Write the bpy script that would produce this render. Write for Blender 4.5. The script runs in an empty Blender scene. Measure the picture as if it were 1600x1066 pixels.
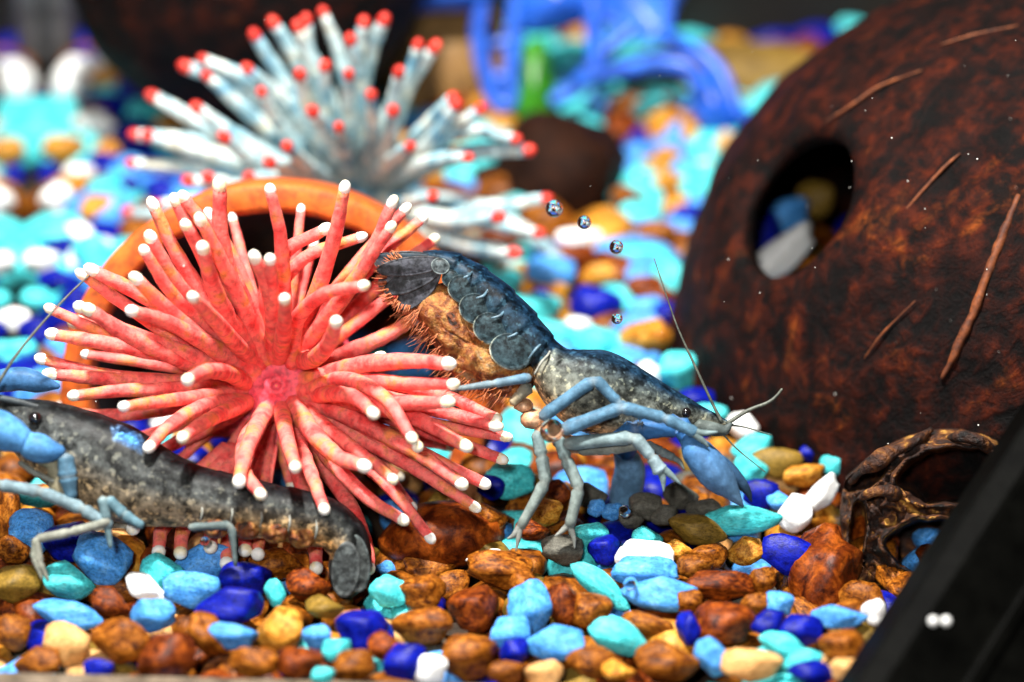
import bpy, bmesh, math, random
import numpy as np
from mathutils import Vector, Matrix, noise
random.seed(7)
RNG = np.random.RandomState(7)
S = 0.01                                   # everything below is written in centimetres
sc = bpy.context.scene
COL = sc.collection

# ------------------------------------------------------------------ camera, world, lamps, exposure
CAM_H, PITCH, HFOV = 19.0, math.radians(25), math.radians(25)
KPX = 2 * math.tan(HFOV / 2) / 1600
CAMP = Vector((0, 0, CAM_H))
RT = Vector((1, 0, 0))
UP = Vector((0, math.sin(PITCH), math.cos(PITCH)))
FW = Vector((0, math.cos(PITCH), -math.sin(PITCH)))
cd = bpy.data.cameras.new('camera'); cam = bpy.data.objects.new('camera', cd); COL.objects.link(cam)
cam.location = CAMP * S
cam.rotation_euler = (math.pi / 2 - PITCH, 0, 0)
cd.sensor_width = 36; cd.lens = 18 / math.tan(HFOV / 2)
cd.clip_start = 0.005; cd.clip_end = 20
cd.dof.use_dof = True; cd.dof.focus_distance = 0.372; cd.dof.aperture_fstop = 7.6
sc.camera = cam
w = bpy.data.worlds.new('World'); sc.world = w; w.use_nodes = True
w.node_tree.nodes['Background'].inputs[0].default_value = (0.55, 0.7, 1.0, 1)
w.node_tree.nodes['Background'].inputs[1].default_value = 0.004
sc.view_settings.view_transform = 'Standard'; sc.view_settings.look = 'None'
sc.view_settings.exposure = 0.0; sc.view_settings.gamma = 1.0
def lamp(name, loc, target, size, power, col):
    l = bpy.data.lights.new(name, 'AREA'); l.shape = 'DISK'; l.size = size * S; l.energy = power; l.color = col
    o = bpy.data.objects.new(name, l); COL.objects.link(o)
    o.location = Vector(loc) * S
    o.rotation_euler = (Vector(target) - Vector(loc)).to_track_quat('-Z', 'Y').to_euler()
    return o
lamp('tank_lamp', (-5, 28, 44), (-1, 42, 0), 3.0, 6.4, (1.0, 0.97, 0.92))
lamp('camera_flash', (-3, -1, 23.5), (-3, 40, 1), 2.5, 1.05, (1.0, 0.98, 0.96))
sc.cycles.diffuse_bounces = 2

# ------------------------------------------------------------------ pixel helpers (cm)
def P(px, py, d):
    return CAMP + RT * ((px - 800) * KPX * d) - UP * ((py - 533) * KPX * d) + FW * d
def pxcm(d): return KPX * d
def ground_z(x, y):
    z = 0.0
    if y > 41: z += (y - 41) * 0.09
    z += 0.18 * math.sin(x * 0.7 + 1) * math.sin(y * 0.6)
    return z
def on_ground(px, py, zoff=0.0):
    d = 40.0
    for _ in range(25):
        p = P(px, py, d)
        f = p.z - ground_z(p.x, p.y) - zoff
        r = (p - CAMP).z / d
        d -= f / r
    return P(px, py, d), d
def on_sphere(px, py, c, R):
    dr = (P(px, py, 1.0) - CAMP).normalized()
    oc = CAMP - c; b = oc.dot(dr); q = b * b - (oc.dot(oc) - R * R)
    if q < 0: q = 0
    return CAMP + dr * (-b - math.sqrt(q))

# ------------------------------------------------------------------ mesh helpers
def mk_mesh(name, verts, faces, smooth=True, cols=None):
    me = bpy.data.meshes.new(name)
    me.from_pydata([tuple(v) for v in verts], [], faces)
    if smooth: me.polygons.foreach_set('use_smooth', [True] * len(me.polygons))
    if cols is not None:
        a = me.color_attributes.new('Col', 'FLOAT_COLOR', 'POINT')
        a.data.foreach_set('color', np.array([(c[0], c[1], c[2], 1.0) for c in cols], dtype=np.float32).ravel())
    me.update()
    return me
def fix_normals(me):
    bm = bmesh.new(); bm.from_mesh(me); bmesh.ops.recalc_face_normals(bm, faces=bm.faces); bm.to_mesh(me); bm.free()
def obj(name, verts, faces, mat, parent=None, smooth=True, cols=None, base=None, mats=None, midx=None):
    """verts in world cm. base = origin in cm (the thing's base)."""
    if parent is not None: base = parent['_b'] if '_b' in parent else None
    b = Vector(base) if base is not None else Vector((0, 0, 0))
    me = mk_mesh(name, [(Vector(v) - b) * S for v in verts], faces, smooth, cols)
    if mats:
        for m in mats: me.materials.append(m)
        if midx is not None: me.polygons.foreach_set('material_index', midx)
    else: me.materials.append(mat)
    fix_normals(me)
    o = bpy.data.objects.new(name, me); COL.objects.link(o)
    o['_b'] = list(b)
    if parent is not None: o.parent = parent
    else: o.location = b * S
    return o
def thing(name, label, cat, base, group=None):
    o = bpy.data.objects.new(name, None); COL.objects.link(o)
    o.empty_display_size = 0.01
    o.location = Vector(base) * S; o['_b'] = list(base)
    return tag(o, label, cat, group)
def tag(o, label, cat, group=None):
    o['label'] = label; o['category'] = cat
    if group: o['group'] = group
    return o
def structure(o): o['kind'] = 'structure'; return o

def catmull(pts, n):
    pts = [np.array(p, float) for p in pts]
    if len(pts) < 3:
        return [pts[0] + (pts[-1] - pts[0]) * i / n for i in range(n + 1)]
    q = [2 * pts[0] - pts[1]] + pts + [2 * pts[-1] - pts[-2]]
    out = []
    for i in range(1, len(q) - 2):
        p0, p1, p2, p3 = q[i - 1], q[i], q[i + 1], q[i + 2]
        for k in range(n):
            t = k / n
            out.append(0.5 * (2 * p1 + (p2 - p0) * t + (2 * p0 - 5 * p1 + 4 * p2 - p3) * t * t + (3 * p1 - p0 - 3 * p2 + p3) * t ** 3))
    out.append(pts[-1])
    return out
def frames(pts):
    pts = [Vector(p) for p in pts]; n = len(pts); T = []
    for i in range(n):
        t = pts[min(i + 1, n - 1)] - pts[max(i - 1, 0)]
        T.append(t.normalized() if t.length > 1e-9 else Vector((0, 0, 1)))
    a = Vector((0, 0, 1)) if abs(T[0].z) < 0.9 else Vector((1, 0, 0))
    N = [(a - T[0] * a.dot(T[0])).normalized()]
    for i in range(1, n):
        v = N[-1] - T[i] * N[-1].dot(T[i])
        N.append(v.normalized() if v.length > 1e-6 else N[-1])
    return pts, T, N
def tube_data(pts, radii, seg=10, flat=1.0, rough=0.0, rs=3.0, off=0):
    pts, T, N = frames(pts)
    V, Fc = [], []
    n = len(pts)
    for i in range(n):
        B = T[i].cross(N[i])
        for k in range(seg):
            a = 2 * math.pi * k / seg
            r = radii[i]
            dirv = N[i] * math.cos(a) + B * math.sin(a) * flat
            p = pts[i] + dirv * r
            if rough: p = p + dirv * r * rough * noise.noise(p * rs)
            V.append(p)
    for i in range(n - 1):
        for k in range(seg):
            a, b = i * seg + k, i * seg + (k + 1) % seg
            Fc.append((off + a, off + b, off + b + seg, off + a + seg))
    V.append(pts[0] - T[0] * radii[0] * 0.6); V.append(pts[-1] + T[-1] * radii[-1] * 0.6)
    c0, c1 = len(V) - 2, len(V) - 1
    for k in range(seg):
        Fc.append((off + c0, off + (k + 1) % seg, off + k))
        Fc.append((off + c1, off + (n - 1) * seg + k, off + (n - 1) * seg + (k + 1) % seg))
    return V, Fc
def tube(name, ctrl, radii, mat, parent=None, seg=10, n=6, flat=1.0, rough=0.0, rs=3.0, base=None, cols=None):
    """ctrl: cm points; radii same length, smooth interpolation"""
    arr = [list(c) + [r] for c, r in zip(ctrl, radii)]
    res = catmull(arr, n)
    V, Fc = tube_data([r[:3] for r in res], [max(r[3], 0.004) for r in res], seg, flat, rough, rs)
    return obj(name, V, Fc, mat, parent, base=base, cols=cols)
class Acc:
    def __init__(s): s.V, s.F = [], []
    def add(s, V, F):
        o = len(s.V); s.V += list(V); s.F += [tuple(i + o for i in f) for f in F]
def grid_faces(n, m, closed=True):
    F = []
    for i in range(n - 1):
        for k in range(m if closed else m - 1):
            a, b = i * m + k, i * m + (k + 1) % m
            F.append((a, b, b + m, a + m))
    return F
def ico(sub):
    bm = bmesh.new(); bmesh.ops.create_icosphere(bm, subdivisions=sub, radius=1)
    V = [v.co.copy() for v in bm.verts]; F = [tuple(v.index for v in f.verts) for f in bm.faces]; bm.free()
    return V, F
ICO1, ICO2, ICO3 = ico(1), ico(2), ico(3)

# ------------------------------------------------------------------ materials
def new_mat(name):
    m = bpy.data.materials.new(name); m.use_nodes = True
    nt = m.node_tree; b = nt.nodes['Principled BSDF']
    return m, nt, b
def ramp(nt, stops):
    r = nt.nodes.new('ShaderNodeValToRGB'); e = r.color_ramp.elements
    while len(e) < len(stops): e.new(0.5)
    for i, (p, c) in enumerate(stops):
        e[i].position = p; e[i].color = (*c, 1) if len(c) == 3 else c
    return r
def texco(nt, rand=0.0, attr=None):
    if attr:
        a = nt.nodes.new('ShaderNodeAttribute'); a.attribute_name = attr; return a.outputs['Vector']
    t = nt.nodes.new('ShaderNodeTexCoord'); out = t.outputs['Object']
    if rand:
        oi = nt.nodes.new('ShaderNodeObjectInfo'); vm = nt.nodes.new('ShaderNodeVectorMath'); vm.operation = 'SCALE'
        cv = nt.nodes.new('ShaderNodeCombineXYZ')
        for i in range(3): nt.links.new(oi.outputs['Random'], cv.inputs[i])
        nt.links.new(cv.outputs[0], vm.inputs[0]); vm.inputs['Scale'].default_value = rand
        ad = nt.nodes.new('ShaderNodeVectorMath'); ad.operation = 'ADD'
        nt.links.new(out, ad.inputs[0]); nt.links.new(vm.outputs[0], ad.inputs[1]); out = ad.outputs[0]
    return out
def nz(nt, co, scale, detail=4, rough=0.6, dist=0.0):
    n = nt.nodes.new('ShaderNodeTexNoise'); n.inputs['Scale'].default_value = scale
    n.inputs['Detail'].default_value = detail; n.inputs['Roughness'].default_value = rough
    n.inputs['Distortion'].default_value = dist
    nt.links.new(co, n.inputs['Vector']); return n
def mix(nt, mode, fac, a, b):
    m = nt.nodes.new('ShaderNodeMix'); m.data_type = 'RGBA'; m.blend_type = mode
    for sock, v in ((m.inputs[0], fac), (m.inputs[6], a), (m.inputs[7], b)):
        if isinstance(v, (int, float)): sock.default_value = v
        elif isinstance(v, tuple): sock.default_value = (*v, 1)
        else: nt.links.new(v, sock)
    return m.outputs[2]
def bump(nt, b, h, strength, dist=0.0005):
    bp = nt.nodes.new('ShaderNodeBump'); bp.inputs['Strength'].default_value = strength
    bp.inputs['Distance'].default_value = dist
    nt.links.new(h, bp.inputs['Height']); nt.links.new(bp.outputs[0], b.inputs['Normal'])
def noisy(name, stops, scale=400, rough=0.5, bstr=0.3, bscale=900, rand=0.0, spec=0.4, sss=0.0, sssr=(1, .4, .3), dist=0.0, val=0.0, bdist=0.0004, detail=5, fine=0.45):
    m, nt, b = new_mat(name)
    co = texco(nt, rand)
    n = nz(nt, co, scale, detail, 0.6, dist)
    r = ramp(nt, stops); nt.links.new(n.outputs['Fac'], r.inputs[0])
    out = r.outputs[0]
    if fine:
        nf = nz(nt, co, scale * 3.1, 6, 0.7); rfn = ramp(nt, [(.38, (1 - fine,) * 3), (.5, (1.0,) * 3), (.66, (1 + fine * .6,) * 3)])
        nt.links.new(nf.outputs['Fac'], rfn.inputs[0]); out = mix(nt, 'MULTIPLY', 1.0, out, rfn.outputs[0])
    if val:
        oi = nt.nodes.new('ShaderNodeObjectInfo'); mr = nt.nodes.new('ShaderNodeMapRange')
        mr.inputs['To Min'].default_value = 1 - val; mr.inputs['To Max'].default_value = 1 + val
        nt.links.new(oi.outputs['Random'], mr.inputs['Value'])
        hs = nt.nodes.new('ShaderNodeHueSaturation'); nt.links.new(out, hs.inputs['Color']); nt.links.new(mr.outputs[0], hs.inputs['Value'])
        out = hs.outputs[0]
    nt.links.new(out, b.inputs['Base Color'])
    b.inputs['Roughness'].default_value = rough; b.inputs['Specular IOR Level'].default_value = spec
    if sss:
        b.inputs['Subsurface Weight'].default_value = sss; b.inputs['Subsurface Radius'].default_value = sssr
        b.inputs['Subsurface Scale'].default_value = 0.0012
    if bstr: bump(nt, b, nz(nt, co, bscale, 5, 0.65).outputs['Fac'], bstr, bdist)
    return m
def shell_mat(name, speck=0.35, rough=0.42, pale=(0.5, 0.5, 0.42), scale=700, dark=0.35, hi=1.9):
    """vertex colour 'Col' carries the animal's own pigment, broken up by mottling"""
    m, nt, b = new_mat(name)
    a = nt.nodes.new('ShaderNodeAttribute'); a.attribute_name = 'Col'
    co = texco(nt)
    n1 = nz(nt, co, scale, 6, 0.7); r1 = ramp(nt, [(0.40, (dark * .5,) * 3), (0.50, (0.85,) * 3), (0.62, (hi,) * 3)])
    nt.links.new(n1.outputs['Fac'], r1.inputs[0])
    c = mix(nt, 'MULTIPLY', 1.0, a.outputs['Color'], r1.outputs[0])
    n2 = nz(nt, co, scale * 1.9, 3, 0.5); r2 = ramp(nt, [(0.57, (0, 0, 0)), (0.64, (1, 1, 1))])
    nt.links.new(n2.outputs['Fac'], r2.inputs[0])
    sp = mix(nt, 'MULTIPLY', 1.0, r2.outputs[0], (speck,) * 3)
    c = mix(nt, 'MIX', sp, c, mix(nt, 'MULTIPLY', 0.55, pale, a.outputs['Color']) if False else pale) if False else mix(nt, 'ADD', sp, c, mix(nt, 'MULTIPLY', 1.0, pale, a.outputs['Color']))
    nt.links.new(c, b.inputs['Base Color'])
    b.inputs['Roughness'].default_value = rough; b.inputs['Specular IOR Level'].default_value = 0.13
    bump(nt, b, n1.outputs['Fac'], 0.35, 0.0004)
    return m

PEB = {
 'white': noisy('pebble_white', [(0.3, (.80, .80, .78)), (0.7, (.92, .92, .90))], 300, .5, .3, rand=5, spec=.16, fine=.12),
 'cyan': noisy('pebble_turquoise', [(0.25, (.03, .36, .40)), (0.5, (.07, .60, .62)), (0.75, (.16, .74, .74))], 260, .45, .3, rand=5, spec=.16, val=.12),
 'sky': noisy('pebble_sky_blue', [(0.25, (.03, .15, .42)), (0.5, (.07, .30, .72)), (0.75, (.18, .46, .85))], 260, .45, .3, rand=5, spec=.16, val=.12),
 'cobalt': noisy('pebble_cobalt', [(0.3, (.001, .002, .10)), (0.7, (.004, .012, .34))], 260, .35, .25, rand=5, spec=.16, val=.15),
 'rust': noisy('pebble_rust', [(0.36, (.030, .004, .0005)), (0.5, (.13, .022, .002)), (0.66, (.30, .065, .006))], 330, .42, .35, rand=5, spec=.16, dist=.6, val=.2),
 'brown': noisy('pebble_brown', [(0.36, (.050, .011, .001)), (0.5, (.20, .055, .004)), (0.66, (.38, .13, .014))], 330, .42, .35, rand=5, spec=.16, dist=.6, val=.2),
 'gold': noisy('pebble_golden', [(0.36, (.24, .07, .005)), (0.5, (.50, .20, .02)), (0.66, (.70, .36, .06))], 280, .42, .3, rand=5, spec=.16, dist=.4, val=.15),
 'tan': noisy('pebble_tan', [(0.25, (.45, .20, .06)), (0.6, (.68, .38, .14)), (0.85, (.78, .50, .22))], 280, .42, .3, rand=5, spec=.16, val=.12),
 'olive': noisy('pebble_olive', [(0.25, (.08, .05, .006)), (0.6, (.22, .13, .02)), (0.85, (.32, .2, .05))], 300, .45, .3, rand=5, spec=.16, val=.15),
 'grey': noisy('pebble_grey', [(0.25, (.04, .038, .03)), (0.6, (.11, .105, .085)), (0.85, (.2, .19, .15))], 380, .5, .35, rand=5, spec=.16, val=.2),
}
M_PINK = noisy('anemone_pink', [(0.36, (.78, .075, .07)), (0.46, (.89, .155, .135)), (0.54, (.91, .21, .17)), (0.64, (.78, .25, .08))], 240, .5, .5, 1500, rand=9, sss=.25, sssr=(1, .25, .2), spec=.3, fine=.3)
M_PINKDISC = noisy('anemone_disc_pink', [(0.3, (.72, .05, .09)), (0.7, (.9, .13, .17))], 300, .5, .4, 1200, sss=.3, sssr=(1, .2, .2))
M_TIP = noisy('tentacle_tip_white', [(0.4, (.84, .70, .44)), (0.55, (.92, .90, .84))], 350, .5, .3, rand=9, fine=.1)
M_BLUEW = noisy('anemone_pale_blue', [(0.32, (.06, .24, .40)), (0.44, (.30, .50, .56)), (0.56, (.62, .72, .70)), (0.68, (.70, .66, .50))], 150, .55, .4, 1300, rand=9, sss=.1, sssr=(.4, .6, 1), dist=.4)
M_BLUEDISC = noisy('anemone_disc_blue', [(0.3, (.05, .30, .55)), (0.7, (.2, .5, .7))], 200, .55, .4, 1300)
M_RED = noisy('tentacle_tip_red', [(0.3, (.50, .012, .008)), (0.7, (.75, .06, .035))], 500, .45, .1, rand=9)
M_TERRA = noisy('terracotta', [(0.3, (.40, .060, .004)), (0.6, (.56, .105, .007)), (0.85, (.62, .14, .015))], 140, .7, .3, 900, dist=.5)
M_WOOD = noisy('driftwood_brown', [(0.38, (.003, .001, .0004)), (0.5, (.035, .009, .002)), (0.58, (.14, .045, .008)), (0.68, (.62, .32, .06))], 150, .6, 1.0, 500, dist=1.5, bdist=.0015)
M_BLACK = noisy('black_plastic', [(0.3, (.0006, .0006, .0005)), (0.7, (.0022, .0022, .0018))], 90, .5, .3, 1500, spec=.02)
M_SILL = noisy('rim_grey_brown', [(0.3, (.05, .035, .02)), (0.7, (.17, .13, .09))], 130, .5, .3, 700, dist=.6)
M_DARKROCK = noisy('dark_rock', [(0.3, (.005, .0012, .0004)), (0.7, (.026, .007, .002))], 120, .7, .6, 500, spec=.1, bdist=.001)
M_OLIVEROCK = noisy('olive_rock', [(0.3, (.10, .055, .006)), (0.7, (.26, .15, .02))], 60, .65, .5, 400, bdist=.001)
M_TANROCK = noisy('tan_rock', [(0.3, (.13, .055, .008)), (0.7, (.34, .19, .06))], 70, .65, .5, 400, bdist=.001)
M_PLASTIC = noisy('blue_plastic', [(0.3, (.012, .065, .42)), (0.7, (.025, .14, .66))], 90, .35, .1)
M_GREEN = noisy('green_plastic', [(0.3, (.015, .12, .004)), (0.7, (.05, .26, .012))], 130, .4, .1)
M_FLOOR = noisy('tank_floor_dark', [(0.3, (.015, .008, .004)), (0.7, (.04, .022, .01))], 100, .7, .4)
M_BACK = noisy('back_wall_dark', [(0.3, (.0008, .0006, .0003)), (0.7, (.003, .002, .0008))], 30, .6, .0)
M_SEAM = noisy('silicone_grey', [(0.3, (.12, .13, .14)), (0.7, (.2, .2, .2))], 60, .4, .1)
M_DUST = noisy('dust_white', [(0.3, (.5, .5, .45)), (0.7, (.8, .8, .75))], 60, .6, .0)
M_SHELL = shell_mat('crayfish_shell', 1.0, .45, (2.2, 2.0, 1.6), 520, .35)
M_PLATE = shell_mat('crayfish_plate', .5, .42, (1.5, 1.5, 1.4), 700, .45)
M_LEG = shell_mat('crayfish_leg', .3, .5, (.6, .6, .6), 520, 1.35, 1.2)
M_CLAW = shell_mat('crayfish_claw', .3, .45, (.6, .6, .6), 420, 1.3, 1.2)
M_EYE = noisy('crayfish_eye', [(0, (.004, .003, .003)), (1, (.012, .01, .01))], 50, .12, 0, spec=.8)
M_FEELER = noisy('crayfish_feeler', [(0.3, (.03, .035, .03)), (0.7, (.12, .13, .10))], 800, .5, .1)
M_HAIR = noisy('crayfish_bristles', [(0.3, (.38, .09, .035)), (0.7, (.52, .19, .07))], 300, .6, 0)
M_HAIRG = noisy('crayfish_bristles_grey', [(0.3, (.16, .17, .15)), (0.7, (.3, .3, .26))], 300, .6, 0)
M_EGG = noisy('crayfish_swimmerets', [(0.36, (.02, .007, .002)), (0.44, (.16, .036, .006)), (0.52, (.26, .090, .018)), (0.60, (.36, .17, .04)), (0.72, (.24, .18, .12))], 380, .5, .9, 900, sss=.25, sssr=(1, .5, .2), dist=.8, bdist=.0008)
M_FLESH = noisy('crayfish_joint_flesh', [(0.3, (.40, .17, .07)), (0.7, (.66, .42, .26))], 500, .45, .4, 900, sss=.2)
# bubble
M_BUB, nt, b = new_mat('bubble_glass')
b.inputs['Base Color'].default_value = (1, 1, 1, 1); b.inputs['Transmission Weight'].default_value = 1
b.inputs['Roughness'].default_value = 0.0; b.inputs['IOR'].default_value = 1.33
# side pane: seen from inside the water at a grazing angle it reflects nearly everything
M_PANE, nt, b = new_mat('side_pane')
b.inputs['Base Color'].default_value = (.80, .84, .84, 1); b.inputs['Metallic'].default_value = 1.0; b.inputs['Roughness'].default_value = 0.06
# coconut
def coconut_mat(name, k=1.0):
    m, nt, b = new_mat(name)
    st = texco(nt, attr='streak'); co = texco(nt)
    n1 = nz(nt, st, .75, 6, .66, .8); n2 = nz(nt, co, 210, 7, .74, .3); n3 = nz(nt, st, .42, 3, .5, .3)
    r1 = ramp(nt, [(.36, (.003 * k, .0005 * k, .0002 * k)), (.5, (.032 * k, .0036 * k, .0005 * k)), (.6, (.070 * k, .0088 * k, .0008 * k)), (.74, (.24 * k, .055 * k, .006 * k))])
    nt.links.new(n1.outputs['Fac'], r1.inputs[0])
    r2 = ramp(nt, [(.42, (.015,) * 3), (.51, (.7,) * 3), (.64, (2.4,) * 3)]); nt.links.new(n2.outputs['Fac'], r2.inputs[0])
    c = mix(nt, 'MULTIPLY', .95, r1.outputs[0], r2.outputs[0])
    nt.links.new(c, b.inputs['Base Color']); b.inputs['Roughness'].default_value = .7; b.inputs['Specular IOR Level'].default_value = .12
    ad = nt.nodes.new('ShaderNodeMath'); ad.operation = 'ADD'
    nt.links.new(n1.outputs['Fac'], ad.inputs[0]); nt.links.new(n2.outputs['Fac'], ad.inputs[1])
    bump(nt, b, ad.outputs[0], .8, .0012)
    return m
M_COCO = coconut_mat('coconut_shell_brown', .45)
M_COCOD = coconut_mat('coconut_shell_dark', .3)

# ------------------------------------------------------------------ the setting
g = []
N = 60
xs = np.linspace(-30, 30, N); ys = np.linspace(24, 72, N)
V = [(x, y, ground_z(x, y) - 0.75) for y in ys for x in xs]
structure(obj('tank_floor', V, grid_faces(N, N, False), M_FLOOR))
def slab(name, a, b, z0, z1, t, mat):
    a = Vector((a[0], a[1], 0)); b = Vector((b[0], b[1], 0)); dr = (b - a).normalized(); n = Vector((-dr.y, dr.x, 0)) * t
    V = [Vector((p.x, p.y, z)) for z in (z0, z1) for p in (a, b, b + n, a + n)]
    return structure(obj(name, V, [(0, 1, 2, 3), (4, 5, 6, 7), (0, 1, 5, 4), (1, 2, 6, 5), (2, 3, 7, 6), (3, 0, 4, 7)], mat, smooth=False))
wa, _ = on_ground(36, 405); wb, _ = on_ground(72, 110)
wdir = Vector((wb.x - wa.x, wb.y - wa.y)).normalized()
def wall_x(y): return wa.x + (y - wa.y) * wdir.x / wdir.y
YB = 55.8
slab('side_wall', (wall_x(24), 24), (wall_x(YB), YB), -1, 26, 0.5, M_PANE)
slab('back_wall', (-32, YB), (32, YB), -1.5, 26, 0.5, M_BACK)
cx = wall_x(YB - .4) + .35
V, Fc = tube_data([(cx, YB - .4, z) for z in (1, 8, 16, 24)], [.45] * 4, 12)
structure(obj('corner_seam', V, Fc, M_SEAM))

# ------------------------------------------------------------------ coconut shells
FD = (RT * .74 + UP * .62 + FW * .25).normalized(); FD1 = FD.cross(Vector((0, 0, 1))).normalized(); FD2 = FD.cross(FD1)
def coconut(name, label, c, R, hole_dir, hole_a, mat, thick=.42, zcut=None, door=None, rough=.12, nphi=150, nth=110):
    ax = Vector(hole_dir).normalized()
    e1 = ax.cross(Vector((0, 0, 1))).normalized(); e2 = ax.cross(e1)
    V, Fc, A = [], [], []
    for side in (0, 1):
        for i in range(nth):
            th = hole_a + (math.pi - .01 - hole_a) * i / (nth - 1)
            for k in range(nphi):
                ph = 2 * math.pi * k / nphi
                dv = ax * math.cos(th) + (e1 * math.cos(ph) + e2 * math.sin(ph)) * math.sin(th)
                s3 = Vector((dv.dot(FD1) * 13, dv.dot(FD2) * 13, dv.dot(FD) * 2.6))
                r = R if side == 0 else R - thick
                if side == 0:
                    r += rough * (noise.noise(s3 * .5) * .8 + noise.noise(dv * 6) * .7 + noise.noise(dv * 17) * .25) + .04 * R * math.cos(th) * 0
                    if i < 3: r -= (.12, .05, .015)[i]
                V.append(Vector(c) + dv * r); A.append(s3)
    n1 = nth * nphi
    for s in (0, 1):
        Fc += [tuple(x + s * n1 for x in f) for f in grid_faces(nth, nphi)]
    for k in range(nphi): Fc.append((k, (k + 1) % nphi, n1 + (k + 1) % nphi, n1 + k))
    keep = []
    for f in Fc:
        m = sum((V[i] for i in f), Vector()) / len(f)
        if zcut is not None and m.z < zcut: continue
        if door is not None and (m - Vector(door[0])).length < door[1]: continue
        keep.append(f)
    b = Vector((c[0], c[1], zcut if zcut is not None else c[2] - R))
    o = obj(name, V, keep, mat, base=b)
    at = o.data.attributes.new('streak', 'FLOAT_VECTOR', 'POINT')
    at.data.foreach_set('vector', np.array([tuple(a) for a in A], dtype=np.float32).ravel())
    return o
CC = P(1633, 540, 45.0); CR = 583 * pxcm(45.0)
hp = on_sphere(1228, 312, CC, CR)
hdir = (hp - CC).normalized()
coco_root = thing('coconut_hide', 'big dark brown half coconut shell cave with an oval hole, sitting on the gravel', 'coconut shell', (CC.x, CC.y, 0))
sh = coconut('shell', None, CC, CR, hdir, math.asin(122 * pxcm(42) / CR), M_COCO, zcut=-.5, door=(CC + Vector((6.3, -1.5, .2)), 3.0))
sh.parent = coco_root; sh.location = Vector((sh['_b'][0], sh['_b'][1], sh['_b'][2])) * S - coco_root.location
coco_root['_b'] = list(coco_root.location / S)
M_FIBRE = noisy('coconut_fibre', [(0.35, (.05, .010, .002)), (0.65, (.20, .05, .010))], 300, .7, .4)
def strand(pts, r):
    w3 = [on_sphere(x, y, CC, CR + .03) for x, y in pts]
    tube('fibre_strand', w3, [r * (.5 if i in (0, len(pts) - 1) else 1) for i in range(len(pts))], M_FIBRE, coco_root, 7, 8, rough=.5, rs=6)
strand([(1592, 305), (1570, 360), (1545, 425), (1520, 490), (1495, 545), (1472, 592)], .075)
strand([(1290, 190), (1330, 165), (1375, 135), (1440, 110)], .032)
strand([(1400, 345), (1440, 300), (1475, 262), (1500, 240)], .028)
strand([(1470, 70), (1520, 55), (1590, 40)], .03)
strand([(1350, 560), (1380, 520), (1430, 470)], .02)

c2 = P(385, -85, 51.3); R2 = 285 * pxcm(51.3)
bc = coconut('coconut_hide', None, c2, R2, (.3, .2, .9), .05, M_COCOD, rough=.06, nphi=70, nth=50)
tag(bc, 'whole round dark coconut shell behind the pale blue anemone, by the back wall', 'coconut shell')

# ------------------------------------------------------------------ rocks, slab, sill, black bar
def rock(name, label, px, py, d, wpx, hpx, dep, mat, ang=0, lump=.22, base_on=None):
    c = P(px, py, d); s = pxcm(d)
    ca, sa = math.cos(math.radians(ang)), math.sin(math.radians(ang))
    u = RT * ca - UP * sa; v = RT * sa + UP * ca
    V = []
    for q in ICO3[0]:
        k = 1 + lump * noise.noise(q * 1.7 + Vector((px, py, 0))) + lump * .4 * noise.noise(q * 5 + Vector((py, 0, px)))
        V.append(c + (u * q.x * wpx / 2 * s + v * q.y * hpx / 2 * s + FW * q.z * dep / 2) * k)
    zz = min(p.z for p in V)
    return tag(obj(name, V, ICO3[1], mat, base=(c.x, c.y, zz)), label, 'rock')
rock('rock', 'dark brown rounded rock between the pale blue anemone and the green plastic leaf', 872, 285, 51, 220, 230, 3.4, M_DARKROCK)
rock('rock', 'dark brown low rock tucked behind the tentacles of the pale blue anemone', 730, 320, 52, 230, 170, 3, M_DARKROCK)
rock('rock', 'olive brown rock ledge at the back wall behind the blue plastic plant', 1150, 128, 56, 460, 125, 2.6, M_OLIVEROCK, 2, .1)
rock('rock', 'tan brown rock leaning behind the blue plastic plant stems', 690, 100, 55, 230, 210, 2.4, M_TANROCK, -25, .15)
rock('stone_slab', 'flat rust brown stone slab on the gravel beside the pink anemone', 692, 838, 38.1, 200, 110, 1.6, PEB['rust'], -6, .1)
rock('stone_slab', 'dark rust brown wood-like stone lying flat beneath the driftwood', 1285, 905, 37.2, 110, 160, 1.4, PEB['rust'], 15, .3)
# black bar along the right: extruded profile
A0, A1 = P(1130, 1380, 30.5), P(1790, 376, 35.5)
adir = (A1 - A0).normalized()
toc = -FW; toc = (toc - adir * toc.dot(adir)).normalized()
across = adir.cross(toc).normalized()
if across.x < 0: across = -across
prof = [(0, -.9), (0, -.05), (.05, 0), (.30, .16), (.38, .17), (1.20, .17), (1.23, .22), (1.26, .24), (1.40, .24), (1.44, .22), (1.46, .17), (4.4, .17), (4.5, .1), (4.5, -.9)]
V = [p + across * (x) + toc * y for p in (A0, A1) for x, y in prof]
n = len(prof); Fc = [(i, (i + 1) % n, n + (i + 1) % n, n + i) for i in range(n)] + [tuple(range(n)), tuple(range(2 * n - 1, n - 1, -1))]
bar_base = A0
bar = obj('black_frame_bar', V, Fc, M_BLACK, smooth=False, base=bar_base)
tag(bar, 'black plastic frame bar leaning diagonally in front of the driftwood', 'frame')
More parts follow.
